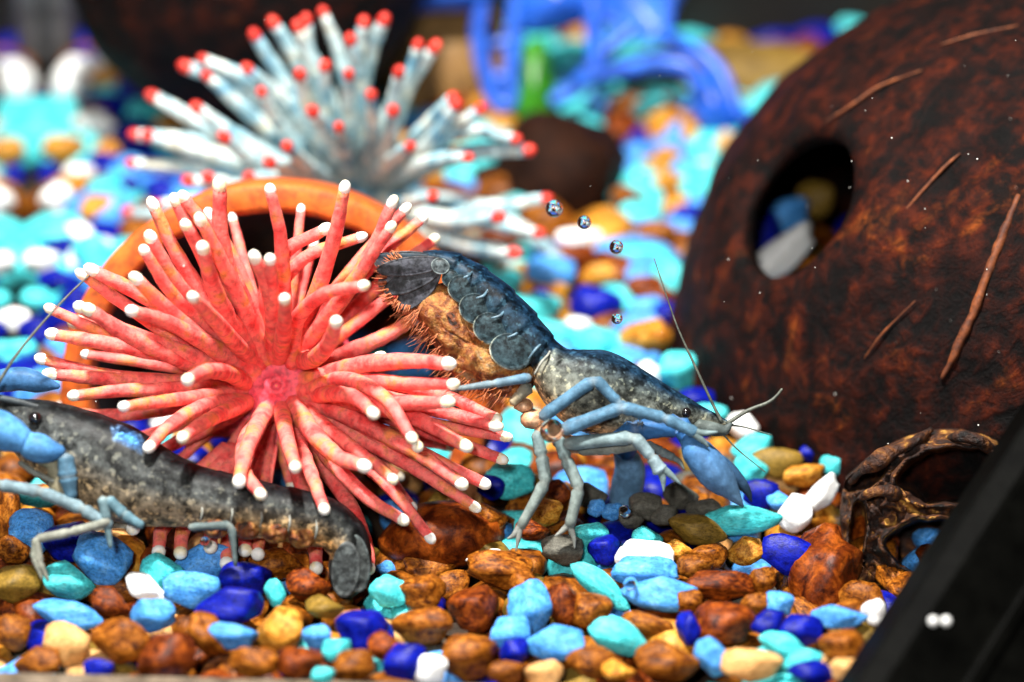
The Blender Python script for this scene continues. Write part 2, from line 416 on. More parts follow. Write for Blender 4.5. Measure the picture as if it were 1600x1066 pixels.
# sill
a, b_ = P(-160, 1043, 33.6), P(760, 1066, 33.6)
dr = (b_ - a).normalized()
prof = [(0, 0), (0, -1.2), (.0, -1.4), (-.9, -1.4), (-.9, -.05), (-.85, 0)]
prof = [(-.9, -1.2), (-.9, -.06), (-.84, 0), (-.06, 0), (0, -.06), (0, -1.2)]
V = [p + Vector((0, y, 0)) + Vector((0, 0, z)) for p in (a, b_) for y, z in prof]
n = len(prof); Fc = [(i, (i + 1) % n, n + (i + 1) % n, n + i) for i in range(n)] + [tuple(range(n)), tuple(range(2 * n - 1, n - 1, -1))]
sill = obj('tank_rim', V, Fc, M_SILL, smooth=False, base=a)
structure(sill)

# ------------------------------------------------------------------ terracotta pot
M_POTSHADE = noisy('clay_painted_shade', [(0.3, (.006, .003, .001)), (0.7, (.03, .012, .004))], 140, .7, .3, 900)  # shade inside the pot, put into the colour as near-black clay
pc = P(430, 622, 40.3); PR = 336 * pxcm(40.3)
pax = Vector((0.03, -math.cos(math.radians(17)), math.sin(math.radians(17)))).normalized()   # mouth points here
pot = thing('terracotta_pot', 'orange terracotta flower pot lying on its side with its round mouth behind the pink anemone', 'pot', (pc.x, pc.y + 2, -.5))
e1 = pax.cross(Vector((0, 0, 1))).normalized(); e2 = e1.cross(pax)
def lathe(name, prof, mat, parent, seg=72):
    V = []
    for r, h in prof:
        for k in range(seg):
            a = 2 * math.pi * k / seg
            V.append(pc + pax * h + (e1 * math.cos(a) + e2 * math.sin(a)) * r)
    return obj(name, V, grid_faces(len(prof), seg), mat, parent)
q = PR
lathe('rim', [(q - .52, -.9), (q - .52, -.12), (q - .46, -.02), (q - .40, 0), (q - .12, 0), (q - .03, -.04), (q, -.13), (q, -1.5), (q - .04, -1.58), (q - .25, -1.6)], M_TERRA, pot)
lathe('inner_wall', [(q - .53, -.85), (q - .62, -1.2), (q - 1.5, -4.9), (.3, -5.0), (.01, -5.0)], M_POTSHADE, pot)
lathe('body', [(.01, -5.35), (.3, -5.35), (q - 1.15, -5.35), (q - 1.05, -5.2), (q - .22, -1.3)], M_TERRA, pot)

# ------------------------------------------------------------------ anemones
def sphere_part(name, c, r, mat, parent, stretch=None, sub=ICO2, amt=1.0):
    V = []
    for qv in sub[0]:
        p = qv.copy()
        if stretch is not None:
            t = Vector(stretch); a = p.dot(t); p = p + t * a * (amt - 1)
        V.append(Vector(c) + p * r)
    return obj(name, V, sub[1], mat, parent)
def anemone(root, cpx, cpy, dc, tips, L, rb, rt, mat, tipmat, seed, basepx=52, fwd=.8, capk=1.08):
    rnd = random.Random(seed)
    c = P(cpx, cpy, dc)
    for t in tips:
        tx, ty = t[0], t[1]
        opt = t[2] if len(t) > 2 else {}
        s = pxcm(dc)
        r = math.hypot(tx - cpx, ty - cpy) * s
        wd = opt.get('w', math.sqrt(max(L * L - r * r, 0)) * fwd)
        tip = P(tx, ty, dc - wd)
        ang = math.atan2(ty - cpy, tx - cpx)
        bp = opt.get('b', basepx) * rnd.uniform(.6, 1.15)
        base = P(cpx + math.cos(ang) * bp, cpy + math.sin(ang) * bp, dc + .15 + (0.3 if wd < 1 else 0))
        dv = tip - base
        perp = dv.cross(FW).normalized()
        bend = opt.get('bend', rnd.uniform(-.05, .05))
        m1 = base + dv * .35 - FW * dv.length * opt.get('arch', .06) + perp * dv.length * bend
        m2 = base + dv * .72 - FW * dv.length * opt.get('arch', .06) * .7 + perp * dv.length * bend * .9 + UP * rnd.uniform(-.05, .05)
        k = opt.get('k', 1) * rnd.uniform(.9, 1.12)
        te = tube('tentacle', [base, m1, m2, tip], [rb * k * 1.1, rb * k, (rb + rt) / 2 * k, rt * k], mat, root, 11, 6, rough=.16, rs=7)
        dirv = (tip - m2).normalized()
        sphere_part('tip', tip + dirv * rt * k * .35, rt * k * capk, tipmat, te, dirv, ICO2, 1.15 + rnd.random() * .5)
    return c
pink_tips = [(343,294,{'bend':.06,'k':1.15}),(423,300),(538,297,{'bend':-.04}),(276,317),(289,311),(241,324),(237,374),(227,394),(292,355),(315,347),(318,391),
 (215,438),(209,487),(131,431),(148,424),(129,482),(142,486),(82,484),(86,523),(69,562),(84,585),(119,618),(196,635),(295,593),(303,466),(399,405),
 (422,408),(445,469),(525,505),(566,447,{'bend':.12}),(612,320),(631,330,{'w':.3}),(609,358),(658,344,{'w':-.2}),(676,376,{'w':-.6}),(642,682,{'bend':.14}),(651,696,{'bend':.1}),(582,645),(696,629),
 (773,653,{'bend':.08}),(786,682),(724,695),(780,716),(753,754),(718,754),(738,790),(670,838),(627,811),(612,748),(567,728),(461,729),(506,794),(406,771,{'bend':-.1}),
 (374,751),(235,697,{'bend':-.06}),(287,683),(705,600),(697,568),(646,500,{'w':.1}),(505,360,{'bend':.22,'w':1.2}),(560,372,{'bend':.25,'w':.8}),(120,505,{'w':0}),(770,664),(640,790,{'w':.6}),
 (680,720,{'w':.5}),(330,340,{'w':.3}),(590,560,{'w':1.0}),(470,330,{'w':-.2,'k':.8})]
pk_c = P(432, 603, 38.4)
pk = thing('sea_anemone', 'bright pink ornamental sea anemone with white tipped tentacles in front of the terracotta pot', 'anemone', (pk_c.x, pk_c.y + .8, 0), None)
anemone(pk, 432, 603, 38.4, pink_tips, 4.15, .140, .092, M_PINK, M_TIP, 3)
rx = random.Random(77)
extra = []
for i in range(34):
    a = 2 * math.pi * (i + rx.uniform(-.3, .3)) / 34
    if math.sin(a) < -.35 and i % 3: continue
    rr_ = rx.uniform(215, 330) * (1 if math.sin(a) < .5 else .75)
    extra.append((432 + math.cos(a) * rr_, 603 + math.sin(a) * rr_ * .9, {'w': rx.uniform(-.7, .5), 'k': .92}))
anemone(pk, 432, 603, 38.4, extra, 4.15, .135, .09, M_PINK, M_TIP, 5)
# lower fringe: tentacles that come out under the crayfish
for tx, ty in ((248,862),(282,864),(329,855),(354,880),(383,860),(403,866),(494,888),(576,888),(208,826)):
    rnd = random.Random(tx)
    tip = P(tx, ty, 36.55); base = P(432 + (tx - 432) * .35, 700, 38.5); mid = P(432 + (tx - 432) * .8, 790, 37.7)
    te = tube('tentacle', [base, mid, P(tx * .97 + 13, ty - 35, 37.0), tip], [.14, .13, .12, .10], M_PINK, pk, 11, 6, rough=.16, rs=7)
    sphere_part('tip', tip, .115, M_TIP, te)
# disc and column
V = []
rings = [(0, .05, .10), (0, .05, .02), (.10, .0, 0), (.0, 0, 0)]
prof = [(.01, .02), (.05, .02), (.075, .10), (.12, .12), (.17, .09), (.22, .02), (.34, .05), (.5, -.02), (.62, -.25), (.66, -.7), (.8, -1.4), (.9, -2.2)]
for r, h in prof:
    for k in range(40):
        a = 2 * math.pi * k / 40
        V.append(pk_c - FW * h + (RT * math.cos(a) + UP * math.sin(a)) * r * (1 + .05 * math.sin(5 * a)))
obj('oral_disc', V, grid_faces(len(prof), 40), M_PINKDISC, pk)
# pink tissue skirt behind the tentacles
V = []
prof = [(.3, -.35), (.9, -.3), (1.35, -.55), (1.5, -1.0), (1.2, -1.7), (.9, -2.3)]
for r, h in prof:
    for k in range(48):
        a = 2 * math.pi * k / 48
        V.append(pk_c - FW * h + (RT * math.cos(a) + UP * math.sin(a)) * r * (1 + .12 * math.sin(9 * a) + .08 * math.sin(4 * a + 1)))
obj('column', V, grid_faces(len(prof), 48), M_PINKDISC, pk)

blue_tips = [(400,58),(430,40),(468,46),(479,36),(506,22),(549,66),(568,39),(598,36),(652,74),(677,77),(623,116),(614,175),(706,155),(711,166),(749,172),
 (803,217,{'bend':.12}),(823,235,{'bend':.06}),(729,247),(675,308),(850,311),(839,364),(776,340),(880,408,{'w':.2,'bend':.1}),(828,437,{'w':0}),(508,106),(545,119),(490,176),(410,146),(389,110),
 (295,106,{'bend':-.08}),(320,94,{'bend':-.1}),(326,121),(310,171),(243,153),(353,217),(423,254),(391,277),(328,279),(297,283),(214,211),(236,214),(209,256),(205,331,{'w':.4}),(800,395),(250,320),(470,120),(580,150),(640,230),(530,200),(450,230)]
bl_c = P(560, 312, 47.2)
bl = thing('sea_anemone', 'pale blue and white ornamental sea anemone with red tipped tentacles behind the terracotta pot', 'anemone', (bl_c.x, bl_c.y + 1, 0))
anemone(bl, 560, 312, 47.2, blue_tips, 5.2, .205, .112, M_BLUEW, M_RED, 11, 34)
V = []
prof = [(.01, .1), (.4, .1), (.8, 0), (1.0, -.5), (1.1, -1.4), (1.3, -2.6)]
for r, h in prof:
    for k in range(36):
        a = 2 * math.pi * k / 36
        V.append(bl_c - FW * h + (RT * math.cos(a) + UP * math.sin(a)) * r)
obj('column', V, grid_faces(len(prof), 36), M_BLUEDISC, bl)

# ------------------------------------------------------------------ blue plastic plant
DP = 53.2
plb, _ = on_ground(850, 215)
pl = thing('plastic_plant', 'blue plastic aquarium plant with looping stems and a green leaf at the back', 'plastic plant', plb)
def stem(name, pts, rpx, mat=M_PLASTIC, d=DP, flat=1.0, n=6):
    s = pxcm(d)
    rr = rpx if isinstance(rpx, (list, tuple)) else [rpx] * len(pts)
    tube(name, [P(p[0], p[1], d + (p[2] if len(p) > 2 else 0)) for p in pts], [x * s * 1.2 for x in rr], mat, pl, 9, n, flat)
def leaf(name, poly, mat, d=DP, th=.12, tilt=0.0, curl=.25):
    """thick curved leaf from an outline"""
    cx = sum(p[0] for p in poly) / len(poly); cy = sum(p[1] for p in poly) / len(poly)
    o = catmull(list(poly) + [poly[0]], 5)[:-1]
    V = []; m = len(o); RR = [0.02, .35, .7, 1.0]
    for side in (1, -1):
        for r in RR:
            for p in o:
                x = cx + (p[0] - cx) * r; y = cy + (p[1] - cy) * r
                dd = d + tilt * (x - cx) * .01 + curl * r * r + side * th * .5 * (1 - .75 * r)
                V.append(P(x, y, dd))
    n = len(RR) * m
    Fc = grid_faces(len(RR), m) + [tuple(i + n for i in f) for f in grid_faces(len(RR), m)]
    for k in range(m):
        a, b = (len(RR) - 1) * m + k, (len(RR) - 1) * m + (k + 1) % m
        Fc.append((a, b, n + b, n + a))
    obj(name, V, Fc, mat, pl)
leaf('leaf', [(625, -60), (740, -70), (772, -10), (735, 12), (680, 18), (630, 12)], M_PLASTIC, DP - .6, curl=.5)
leaf('leaf', [(785, -70), (900, -80), (945, -20), (940, 16), (890, 42), (835, 54), (800, 34)], M_PLASTIC, DP - .3, curl=.6)
leaf('leaf', [(900, -60), (1000, -70), (1050, -10), (1042, 58), (1000, 54), (940, 24)], M_PLASTIC, DP + .3, curl=-.4)
leaf('leaf', [(1030, -20), (1075, -40), (1060, 12), (1036, 34)], M_PLASTIC, DP + .2)
leaf('leaf', [(1085, 118), (1110, 108), (1140, 130), (1160, 180), (1150, 200), (1120, 215), (1090, 200), (1078, 160)], M_PLASTIC, DP - 1.2, curl=.5)
leaf('green_leaf', [(815, 70), (850, 60), (862, 110), (872, 150), (862, 188), (830, 204), (800, 190), (797, 160), (812, 120)], M_GREEN, DP - .2, .2, curl=.4)
stem('stem', [(760, -40), (748, 40), (752, 90), (764, 130), (778, 162), (796, 160), (800, 130), (802, 60), (806, -30)], 11)
stem('stem', [(925, 0), (929, 60), (930, 96), (912, 124), (890, 145), (862, 158)], [14, 13, 13, 12, 11, 9])
stem('stem', [(996, 40), (962, 68), (930, 96)], 10)
stem('stem', [(1028, 52, 0), (1062, 66, -.3), (1100, 86, -.6), (1130, 120, -.8), (1150, 170, -1.0), (1180, 186, -1.0)], [9, 9, 10, 10, 10, 5])
stem('stem', [(900, 128, -.3), (945, 116, -.5), (1000, 104, -.7), (1050, 100, -.9), (1082, 112, -1), (1098, 150, -1.1)], [10, 11, 12, 13, 13, 10])
stem('stem', [(770, 70), (800, 62), (816, 58)], 8)
stem('stem', [(770, 120), (800, 118)], 7)
stem('stem', [(838, 205), (836, 225), (838, 250)], [18, 14, 12], M_GREEN)

# ------------------------------------------------------------------ driftwood
dwb, _ = on_ground(1430, 900)
dw = thing('driftwood', 'gnarled brown driftwood with open hollows and golden edges below the coconut cave', 'driftwood', dwb)
def branch(pts, rr, d=37.6, n=8):
    s = pxcm(d)
    tube('branch', [P(p[0], p[1], d + (p[2] if len(p) > 2 else 0)) for p in pts], [x * s for x in rr], M_WOOD, dw, 12, n, rough=.75, rs=2.6)
def wood_mass(outline, d, depth, pits):
    o = catmull(list(outline) + [outline[0]], 9)[:-1]; m = len(o)
    cx = sum(p[0] for p in o) / m; cy = sum(p[1] for p in o) / m
    NR = 42; V = []
    for side in (1, -1):
        for i in range(NR):
            r = .01 + .99 * i / (NR - 1)
            for p in o:
                x, y = cx + (p[0] - cx) * r, cy + (p[1] - cy) * r
                h = depth * math.sqrt(max(0, 1 - r ** 3))
                if side > 0:
                    n_ = Vector((x * .018, y * .018, 0))
                    h += .45 * (.5 - abs(noise.noise(n_ * 1.2))) + .22 * (.4 - abs(noise.noise(n_ * 3.1 + Vector((5, 0, 0))))) + .08 * noise.noise(n_ * 8)
                    for (qx, qy, rx, ry, an, dp) in pits:
                        ca, sa = math.cos(an), math.sin(an)
                        u, v = ((x - qx) * ca + (y - qy) * sa) / rx, (-(x - qx) * sa + (y - qy) * ca) / ry
                        e = u * u + v * v + .35 * noise.noise(n_ * 2.2)
                        h -= dp / (1 + math.exp(min(40, (e - .9) * 9))) - .35 * math.exp(-((e - 1.25) / .25) ** 2)
                V.append(P(x, y, d - side * h * (1 if side > 0 else .6)))
    n = NR * m
    Fc = grid_faces(NR, m) + [tuple(i + n for i in f) for f in grid_faces(NR, m)]
    for k in range(m):
        a, b = (NR - 1) * m + k, (NR - 1) * m + (k + 1) % m
        Fc.append((a, b, n + b, n + a))
    obj('trunk', V, Fc, M_WOOD, dw)
wood_mass([(1322, 745), (1370, 705), (1440, 675), (1510, 672), (1575, 700), (1610, 760), (1590, 850), (1510, 915), (1420, 925), (1355, 912), (1322, 870), (1312, 800)], 38.6, 1.0,
          [(1490, 745, 85, 42, -.1, 2.2), (1450, 852, 62, 40, .0, 2.2), (1352, 748, 40, 15, -.55, .9), (1340, 830, 13, 50, .1, 1.4)])
branch([(1330, 752, .6), (1352, 733, .0), (1385, 712, -.2), (1425, 690, 0), (1455, 672, .4)], [6, 9, 13, 9, 4])
branch([(1345, 778, -.2), (1366, 769, -.5), (1392, 766, -.4), (1400, 780, .0)], [4, 9, 11, 7])
branch([(1340, 885, -.1), (1348, 897, -.2), (1362, 905, 0)], [7, 10, 6])
branch([(1470, 690, .4), (1505, 682, -.1), (1540, 695, .0), (1562, 712, .5)], [6, 10, 9, 6])

# ------------------------------------------------------------------ crayfish tools
def loft(name, secs, d0, sgn, mat, parent, colf, nseg=32, n=8, prof=None, bumpf=None):
    """secs: (px,py,half height px,half depth cm[,d offset]); spine head->tail"""
    arr = [list(s) + ([0] if len(s) < 5 else []) for s in secs]
    res = catmull(arr, n)
    m = len(res); V, C = [], []
    for i, r in enumerate(res):
        a = res[max(i - 1, 0)]; b = res[min(i + 1, m - 1)]
        dx, dy = b[0] - a[0], b[1] - a[1]; l = math.hypot(dx, dy) or 1
        dx, dy = dx / l, dy / l
        nx, ny = (-dy * sgn, dx * sgn)
        d = d0 + r[4]
        t = i / (m - 1)
        for k in range(nseg):
            th = 2 * math.pi * k / nseg
            ct, st = math.cos(th), math.sin(th)
            hh = max(r[2], .3); hw = max(r[3], .005)
            if bumpf: kk = bumpf(t, th, r)
            else: kk = 1
            e = .88
            cc = math.copysign(abs(ct) ** e, ct); ss = math.copysign(abs(st) ** e, st)
            p = P(r[0] + nx * hh * cc * kk, r[1] + ny * hh * cc * kk, d - ss * hw * kk)
            p = p + Vector((0, 0, 1)) * .02 * noise.noise(p * 3)
            V.append(p); C.append(colf(t, ct, st, r))
    Fc = grid_faces(m, nseg)
    V.append(P(res[0][0], res[0][1], d0 + res[0][4])); C.append(C[0])
    V.append(P(res[-1][0], res[-1][1], d0 + res[-1][4])); C.append(C[-2])
    for k in range(nseg):
        Fc.append((len(V) - 2, (k + 1) % nseg, k)); Fc.append((len(V) - 1, (m - 1) * nseg + k, (m - 1) * nseg + (k + 1) % nseg))
    return obj(name, V, Fc, mat, parent, cols=C)
def lerp(a, b, t):
    t = max(0, min(1, t)); return tuple(x + (y - x) * t for x, y in zip(a, b))
def lens(name, px, py, rx, ry, ang, d, th, mat, parent, cin, crim, dtop=0.0, bulge=1.0, flat=0, rimw=.9, rimdir=None):
    """convex plate in side view: rx, ry in px, ang degrees in picture, th thickness cm"""
    NS, RR = 40, [.02, .2, .4, .6, .75, .86, .92, .96, 1.0]
    V, C = [], []
    ca, sa = math.cos(math.radians(ang)), math.sin(math.radians(ang))
    for side in (1, -1):
        for r in RR:
            for k in range(NS):
                a = 2 * math.pi * k / NS
                x, y = math.cos(a) * r * rx, math.sin(a) * r * ry
                X, Y = px + x * ca - y * sa, py + x * sa + y * ca
                h = th * (math.sqrt(max(0, 1 - r * r)) * .8 + (.25 if r > .9 and r < .99 else 0))
                V.append(P(X, Y, d + dtop * (x / rx) - side * h * (1 if side > 0 else .5)))
                wgt = (r - rimw + .03) / .05 if r > rimw - .03 else 0.0
                if rimdir is not None and r > .3:                  # only the free lower edge is pale
                    l_ = math.hypot(X - px, Y - py); wgt *= max(0.0, min(1.0, .25 + 1.2 * ((X - px) * rimdir[0] + (Y - py) * rimdir[1]) / l_))
                C.append(lerp(cin, crim, wgt))
    n = len(RR) * NS
    Fc = grid_faces(len(RR), NS) + [tuple(i + n for i in f) for f in grid_faces(len(RR), NS)]
    for k in range(NS):
        a, b = (len(RR) - 1) * NS + k, (len(RR) - 1) * NS + (k + 1) % NS
        Fc.append((a, b, n + b, n + a))
    return obj(name, V, Fc, mat, parent, cols=C)
LEGC = (.075, .165, .25); LEGP = (.155, .215, .22); LEGB = (.035, .13, .32)
def limb(name, pts, rpx, d, parent, col=LEGC, mat=None, colend=None, hairs=0):
    """jointed limb: straight segments with a slight swelling, pinched at every joint"""
    s = pxcm(d); P3, R3, CC_ = [], [], []
    for i in range(len(pts) - 1):
        a, b = pts[i], pts[i + 1]
        da, db = (a[2] if len(a) > 2 else 0), (b[2] if len(b) > 2 else 0)
        for k in range(8):
            t = k / 8
            r = rpx[i] + (rpx[i + 1] - rpx[i]) * t
            pinch = 1 - .22 * math.exp(-(t / .07) ** 2) + .10 * math.exp(-((t - .16) / .08) ** 2) + .12 * math.exp(-((t - .9) / .09) ** 2)
            P3.append(P(a[0] + (b[0] - a[0]) * t, a[1] + (b[1] - a[1]) * t, d + da + (db - da) * t)); R3.append(r * s * pinch)
            j = math.exp(-(t / .06) ** 2) + math.exp(-((1 - t) / .06) ** 2)
            c = lerp(col, colend or col, (i + t) / (len(pts) - 1))
            CC_.append(lerp(c, (.30, .30, .26), j * .3))
    P3.append(P(pts[-1][0], pts[-1][1], d + (pts[-1][2] if len(pts[-1]) > 2 else 0))); R3.append(rpx[-1] * s); CC_.append(colend or col)
    # soften the corners
    for _ in range(2):
        Q = list(P3)
        for i in range(1, len(P3) - 1): Q[i] = P3[i] * .5 + (P3[i - 1] + P3[i + 1]) * .25
        P3 = Q
    V, Fc = tube_data(P3, R3, 12, 1.0, .05, 9)
    cols = [c for c in CC_ for _ in range(12)] + [CC_[0], CC_[-1]]
    return obj(name, V, Fc, mat or M_LEG, parent, cols=cols)
def finger(name, pts, rpx, d, parent, col, colend=None, mat=None, flat=1.0):
    s = pxcm(d)
    arr = [[*P(p[0], p[1], d + (p[2] if len(p) > 2 else 0)), r * s] for p, r in zip(pts, rpx)]
    res = catmull(arr, 7)
    V, Fc = tube_data([r[:3] for r in res], [max(r[3], .003) for r in res], 16, flat, .06, 8)
    cols = []
    for i in range(len(res)):
        cols += [lerp(col, colend or col, i / (len(res) - 1))] * 16
    cols += [col, colend or col]
    return obj(name, V, Fc, mat or M_CLAW, parent, cols=cols)
def bristles(name, segs, mat, parent, r=.006):
    A = Acc()
    for a, b in segs:
        V, Fc = tube_data([a, (Vector(a) + Vector(b)) * .5 + Vector((0, 0, -.01)), b], [r, r * .8, r * .3], 4)
        A.add(V, Fc)
    return obj(name, A.V, A.F, mat, parent)
def blob(name, outline, d, depth, mat, parent, lump=.1, ls=3.0):
    """closed lumpy mass from a side outline, rounded in depth"""
    o = catmull(list(outline) + [outline[0]], 6)[:-1]; m = len(o)
    cx = sum(p[0] for p in o) / m; cy = sum(p[1] for p in o) / m
    RR = [.02] + [math.sin(math.pi / 2 * i / 12) for i in range(1, 13)]
    V = []
    for side in (1, -1):
        for r in RR:
            for p in o:
                h = depth * math.sqrt(max(0, 1 - r ** 2.4))
                q = P(cx + (p[0] - cx) * r, cy + (p[1] - cy) * r, d - side * h)
                q = q - FW * side * lump * noise.noise(q * ls) * (1 - r ** 4) - FW * side * lump * .5 * noise.noise(q * ls * 2.5) * (1 - r ** 4)
                V.append(q)
    n = len(RR) * m
    Fc = grid_faces(len(RR), m) + [tuple(i + n for i in f) for f in grid_faces(len(RR), m)]
    for k in range(m):
        a, b = (len(RR) - 1) * m + k, (len(RR) - 1) * m + (k + 1) % m
        Fc.append((a, b, n + b, n + a))
    return obj(name, V, Fc, mat, parent)

# ------------------------------------------------------------------ crayfish with raised tail (right)
DB = 37.2
fb, _ = on_ground(850, 856)
cb = thing('crayfish', 'dark blue crayfish standing on the gravel with raised curled tail against the pink anemone', 'crayfish', fb, None)
def colB(t, ct, st, r):
    dors = (.006, .019, .038); mid = (.055, .066, .062); low = (.15, .145, .11); bel = (.34, .22, .12)
    x = ct
    if t < .55:
        if x > .35: return lerp(mid, dors, (x - .35) / .4)
        if x > -.6: return lerp(low, mid, (x + .6) / .95)
        return lerp(bel, low, (x + 1) / .4)
    dors2 = (.003, .013, .030); m2 = (.014, .032, .048)
    return lerp(m2, dors2, (x + .2) / .9)
def bumpB(t, th, r):
    k = 1.0
    if t > .5:
        u = (t - .5) / .5 * 6.6
        k = 1.045 - .085 * (u % 1.0)
    return k
secB = [(1146, 664, 1.5, .02), (1128, 660, 7, .09), (1105, 654, 14, .17), (1075, 649, 25, .30), (1040, 642, 38, .44), (1000, 633, 52, .56), (955, 620, 64, .66), (915, 606, 65, .70), (885, 590, 54, .66), (866, 574, 42, .58),
        (852, 556, 30, .50), (832, 537, 34, .54), (806, 510, 37, .55), (781, 481, 35, .53), (756, 456, 32, .50), (730, 432, 27, .46), (706, 413, 20, .40), (684, 402, 12, .34), (660, 399, 7, .25)]
body = loft('body', secB, DB, 1, M_SHELL, cb, colB, 36, 9, bumpf=bumpB)
# groove line behind the head and pale edge of the carapace
tube('carapace_edge', [P(862, 536, DB - .08), P(858, 552, DB - .52), P(846, 566, DB - .62), P(835, 585, DB - .62)], [.012, .018, .02, .014], M_HAIRG, cb, 6, 6)
# side plates of the tail
cin = (.018, .032, .038); crim = (.30, .33, .27)
for pi_, (x, y, rx, ry, a) in enumerate(((799, 549, 35, 29, 20), (766, 513, 28, 25, 32), (742, 482, 26, 24, 38), (723, 452, 25, 22, 42), (704, 435, 14, 14, 40))):
    lens('side_plate', x, y, rx, ry, a, DB - .50 + .025 * pi_, .09, M_PLATE, cb, cin, crim, rimw=.95, rimdir=(-.75, .66))
    lens('side_plate', x, y, rx, ry, a, DB + .50 - .025 * pi_, .09, M_PLATE, cb, cin, crim, rimw=.95, rimdir=(-.75, .66))
# pale hinge marks between the rings
for a, b, c in (((850, 533), (838, 545), (826, 560)), ((815, 512), (806, 522), (793, 527)), ((790, 482), (782, 493), (768, 497)), ((763, 451), (756, 462), (744, 466)), ((738, 424), (732, 431), (724, 434))):
    tube('hinge', [P(*a, DB - .47), P(*b, DB - .56), P(*c, DB - .59)], [.008, .026, .010], noisy('hinge_pale', [(0, (.06, .13, .18)), (1, (.10, .17, .22))], 300, .4, 0) if 'hinge_pale' not in bpy.data.materials else bpy.data.materials['hinge_pale'], cb, 6, 5)
# tail fan: thin plates
cp = (.034, .036, .044); cr = (.085, .075, .07)
lens('tail_fan', 634, 401, 60, 7, 1, DB - .26, .05, M_PLATE, cb, (.010, .017, .024), (.03, .035, .036), rimw=.97)
lens('tail_fan', 642, 416, 54, 15, -7, DB - .40, .05, M_PLATE, cb, cp, cr, rimw=.97)
lens('tail_fan', 647, 434, 52, 19, -26, DB - .34, .05, M_PLATE, cb, (.028, .030, .036), cr, rimw=.97)
lens('tail_fan', 655, 449, 46, 21, -47, DB - .26, .05, M_PLATE, cb, cp, cr, rimw=.97)
lens('tail_fan', 640, 430, 52, 24, -18, DB + .10, .05, M_PLATE, cb, cp, cr, rimw=.97)
lens('tail_fan', 636, 410, 52, 18, 0, DB + .4, .05, M_PLATE, cb, cp, cr, rimw=.97)
lens('tail_joint', 688, 416, 15, 13, 20, DB - .42, .09, M_PLATE, cb, (.06, .075, .08), (.14, .17, .17))
rb_ = random.Random(4); seg = []
for i in range(150):                                    # fringe of the fan
    u = rb_.random()
    a = math.radians(95 + 150 * u)
    x, y = 648 + math.cos(a) * 44, 438 + math.sin(a) * 40
    x2, y2 = x + math.cos(a) * rb_.uniform(10, 24), y + math.sin(a) * rb_.uniform(8, 18)
    dd = DB - .3 + rb_.uniform(-.1, .15)
    seg.append((P(x, y, dd), P(x2, y2, dd + rb_.uniform(-.1, .1))))
bristles('fringe', seg, M_HAIR, cb, .010)
# swimmerets under the tail
egg = blob('swimmerets', [(700, 440), (722, 470), (745, 500), (775, 535), (815, 562), (838, 580), (832, 606), (800, 622), (755, 612), (715, 596), (690, 560), (662, 512), (640, 478), (665, 450)], DB - .05, .42, M_EGG, cb, .22, 4)
seg = []
for i in range(330):
    t = rb_.random()
    e = catmull([(625, 480), (655, 515), (685, 560), (710, 596), (750, 614), (800, 628)], 10)
    q = e[int(t * (len(e) - 1))]; x, y = q[0] + rb_.uniform(-4, 22), q[1] + rb_.uniform(-22, 4)
    dd = DB + rb_.uniform(-.4, .3)
    L = rb_.uniform(14, 38)
    seg.append((P(x, y, dd), P(x - L * rb_.uniform(.3, .9), y + L * rb_.uniform(.2, .9), dd + rb_.uniform(-.2, .2))))
bristles('swimmeret_fringe', seg, M_HAIR, cb, .007)
# flesh at the leg bases
for (x, y, rx, ry, dd) in ((818, 634, 16, 13, .45), (832, 655, 20, 16, .5), (852, 672, 18, 14, .5), (884, 690, 22, 13, .5), (905, 697, 30, 12, .45), (945, 698, 34, 11, .42)):
    c = P(x, y, DB - dd + .15); s = pxcm(DB)
    V = [c + RT * q.x * rx * s + UP * q.y * ry * s + FW * q.z * .3 + Vector((0, 0, .05 * noise.noise(q * 3 + Vector((x, 0, 0))))) for q in ICO2[0]]
    obj('leg_base', V, ICO2[1], M_FLESH, cb)
# legs on the near side
limb('leg', [(846, 652), (930, 592), (966, 630), (1004, 652)], [10, 10, 8, 6], DB - .85, cb, LEGC)
l2 = limb('leg', [(880, 672), (972, 636), (1040, 654), (1086, 676)], [12, 10, 9, 9], DB - .95, cb, LEGC)
finger('pincer_finger', [(1083, 674), (1100, 677), (1121, 675)], [6, 5, 1.5], DB - .97, l2, LEGP)
finger('pincer_finger', [(1083, 677), (1096, 687), (1107, 698)], [6, 5, 1.5], DB - .97, l2, LEGP)
l3 = limb('leg', [(884, 694), (992, 683), (1018, 714), (1032, 736)], [11, 11, 9, 12], DB - .80, cb, LEGP, colend=(.25, .34, .38))
finger('pincer_finger', [(1031, 732), (1036, 750), (1037, 768)], [7, 5, 1.2], DB - .82, l3, LEGP)
finger('pincer_finger', [(1034, 732), (1049, 743), (1064, 757)], [7, 5, 1.2], DB - .82, l3, LEGP)
limb('leg', [(905, 703), (956, 702), (1010, 694)], [9, 9, 7], DB - .62, cb, (.19, .20, .17))
l4 = limb('leg', [(1010, 694), (1034, 706), (1052, 715)], [7, 7, 6], DB - .35, cb, (.14, .17, .17))
finger('pincer_finger', [(1050, 714), (1062, 722), (1069, 734)], [5, 4, 1.2], DB - .35, l4, (.14, .17, .17))
l5 = limb('leg', [(838, 676), (846, 712), (853, 752), (813, 824)], [9, 10, 10, 7], DB - .75, cb, LEGP, colend=(.18, .21, .19))
finger('foot_claw', [(813, 822), (803, 836), (793, 842)], [6, 4, 1.2], DB - .75, l5, (.20, .21, .19))
finger('foot_claw', [(812, 822), (810, 842), (806, 861)], [6, 4, 1.2], DB - .75, l5, (.20, .21, .19))
l6 = limb('leg', [(872, 684), (884, 716), (905, 762), (890, 822)], [9, 10, 10, 8], DB - .70, cb, LEGP, colend=(.18, .21, .19))
finger('foot_claw', [(889, 820), (878, 830), (867, 838)], [6, 4, 1.2], DB - .70, l6, (.20, .21, .19))
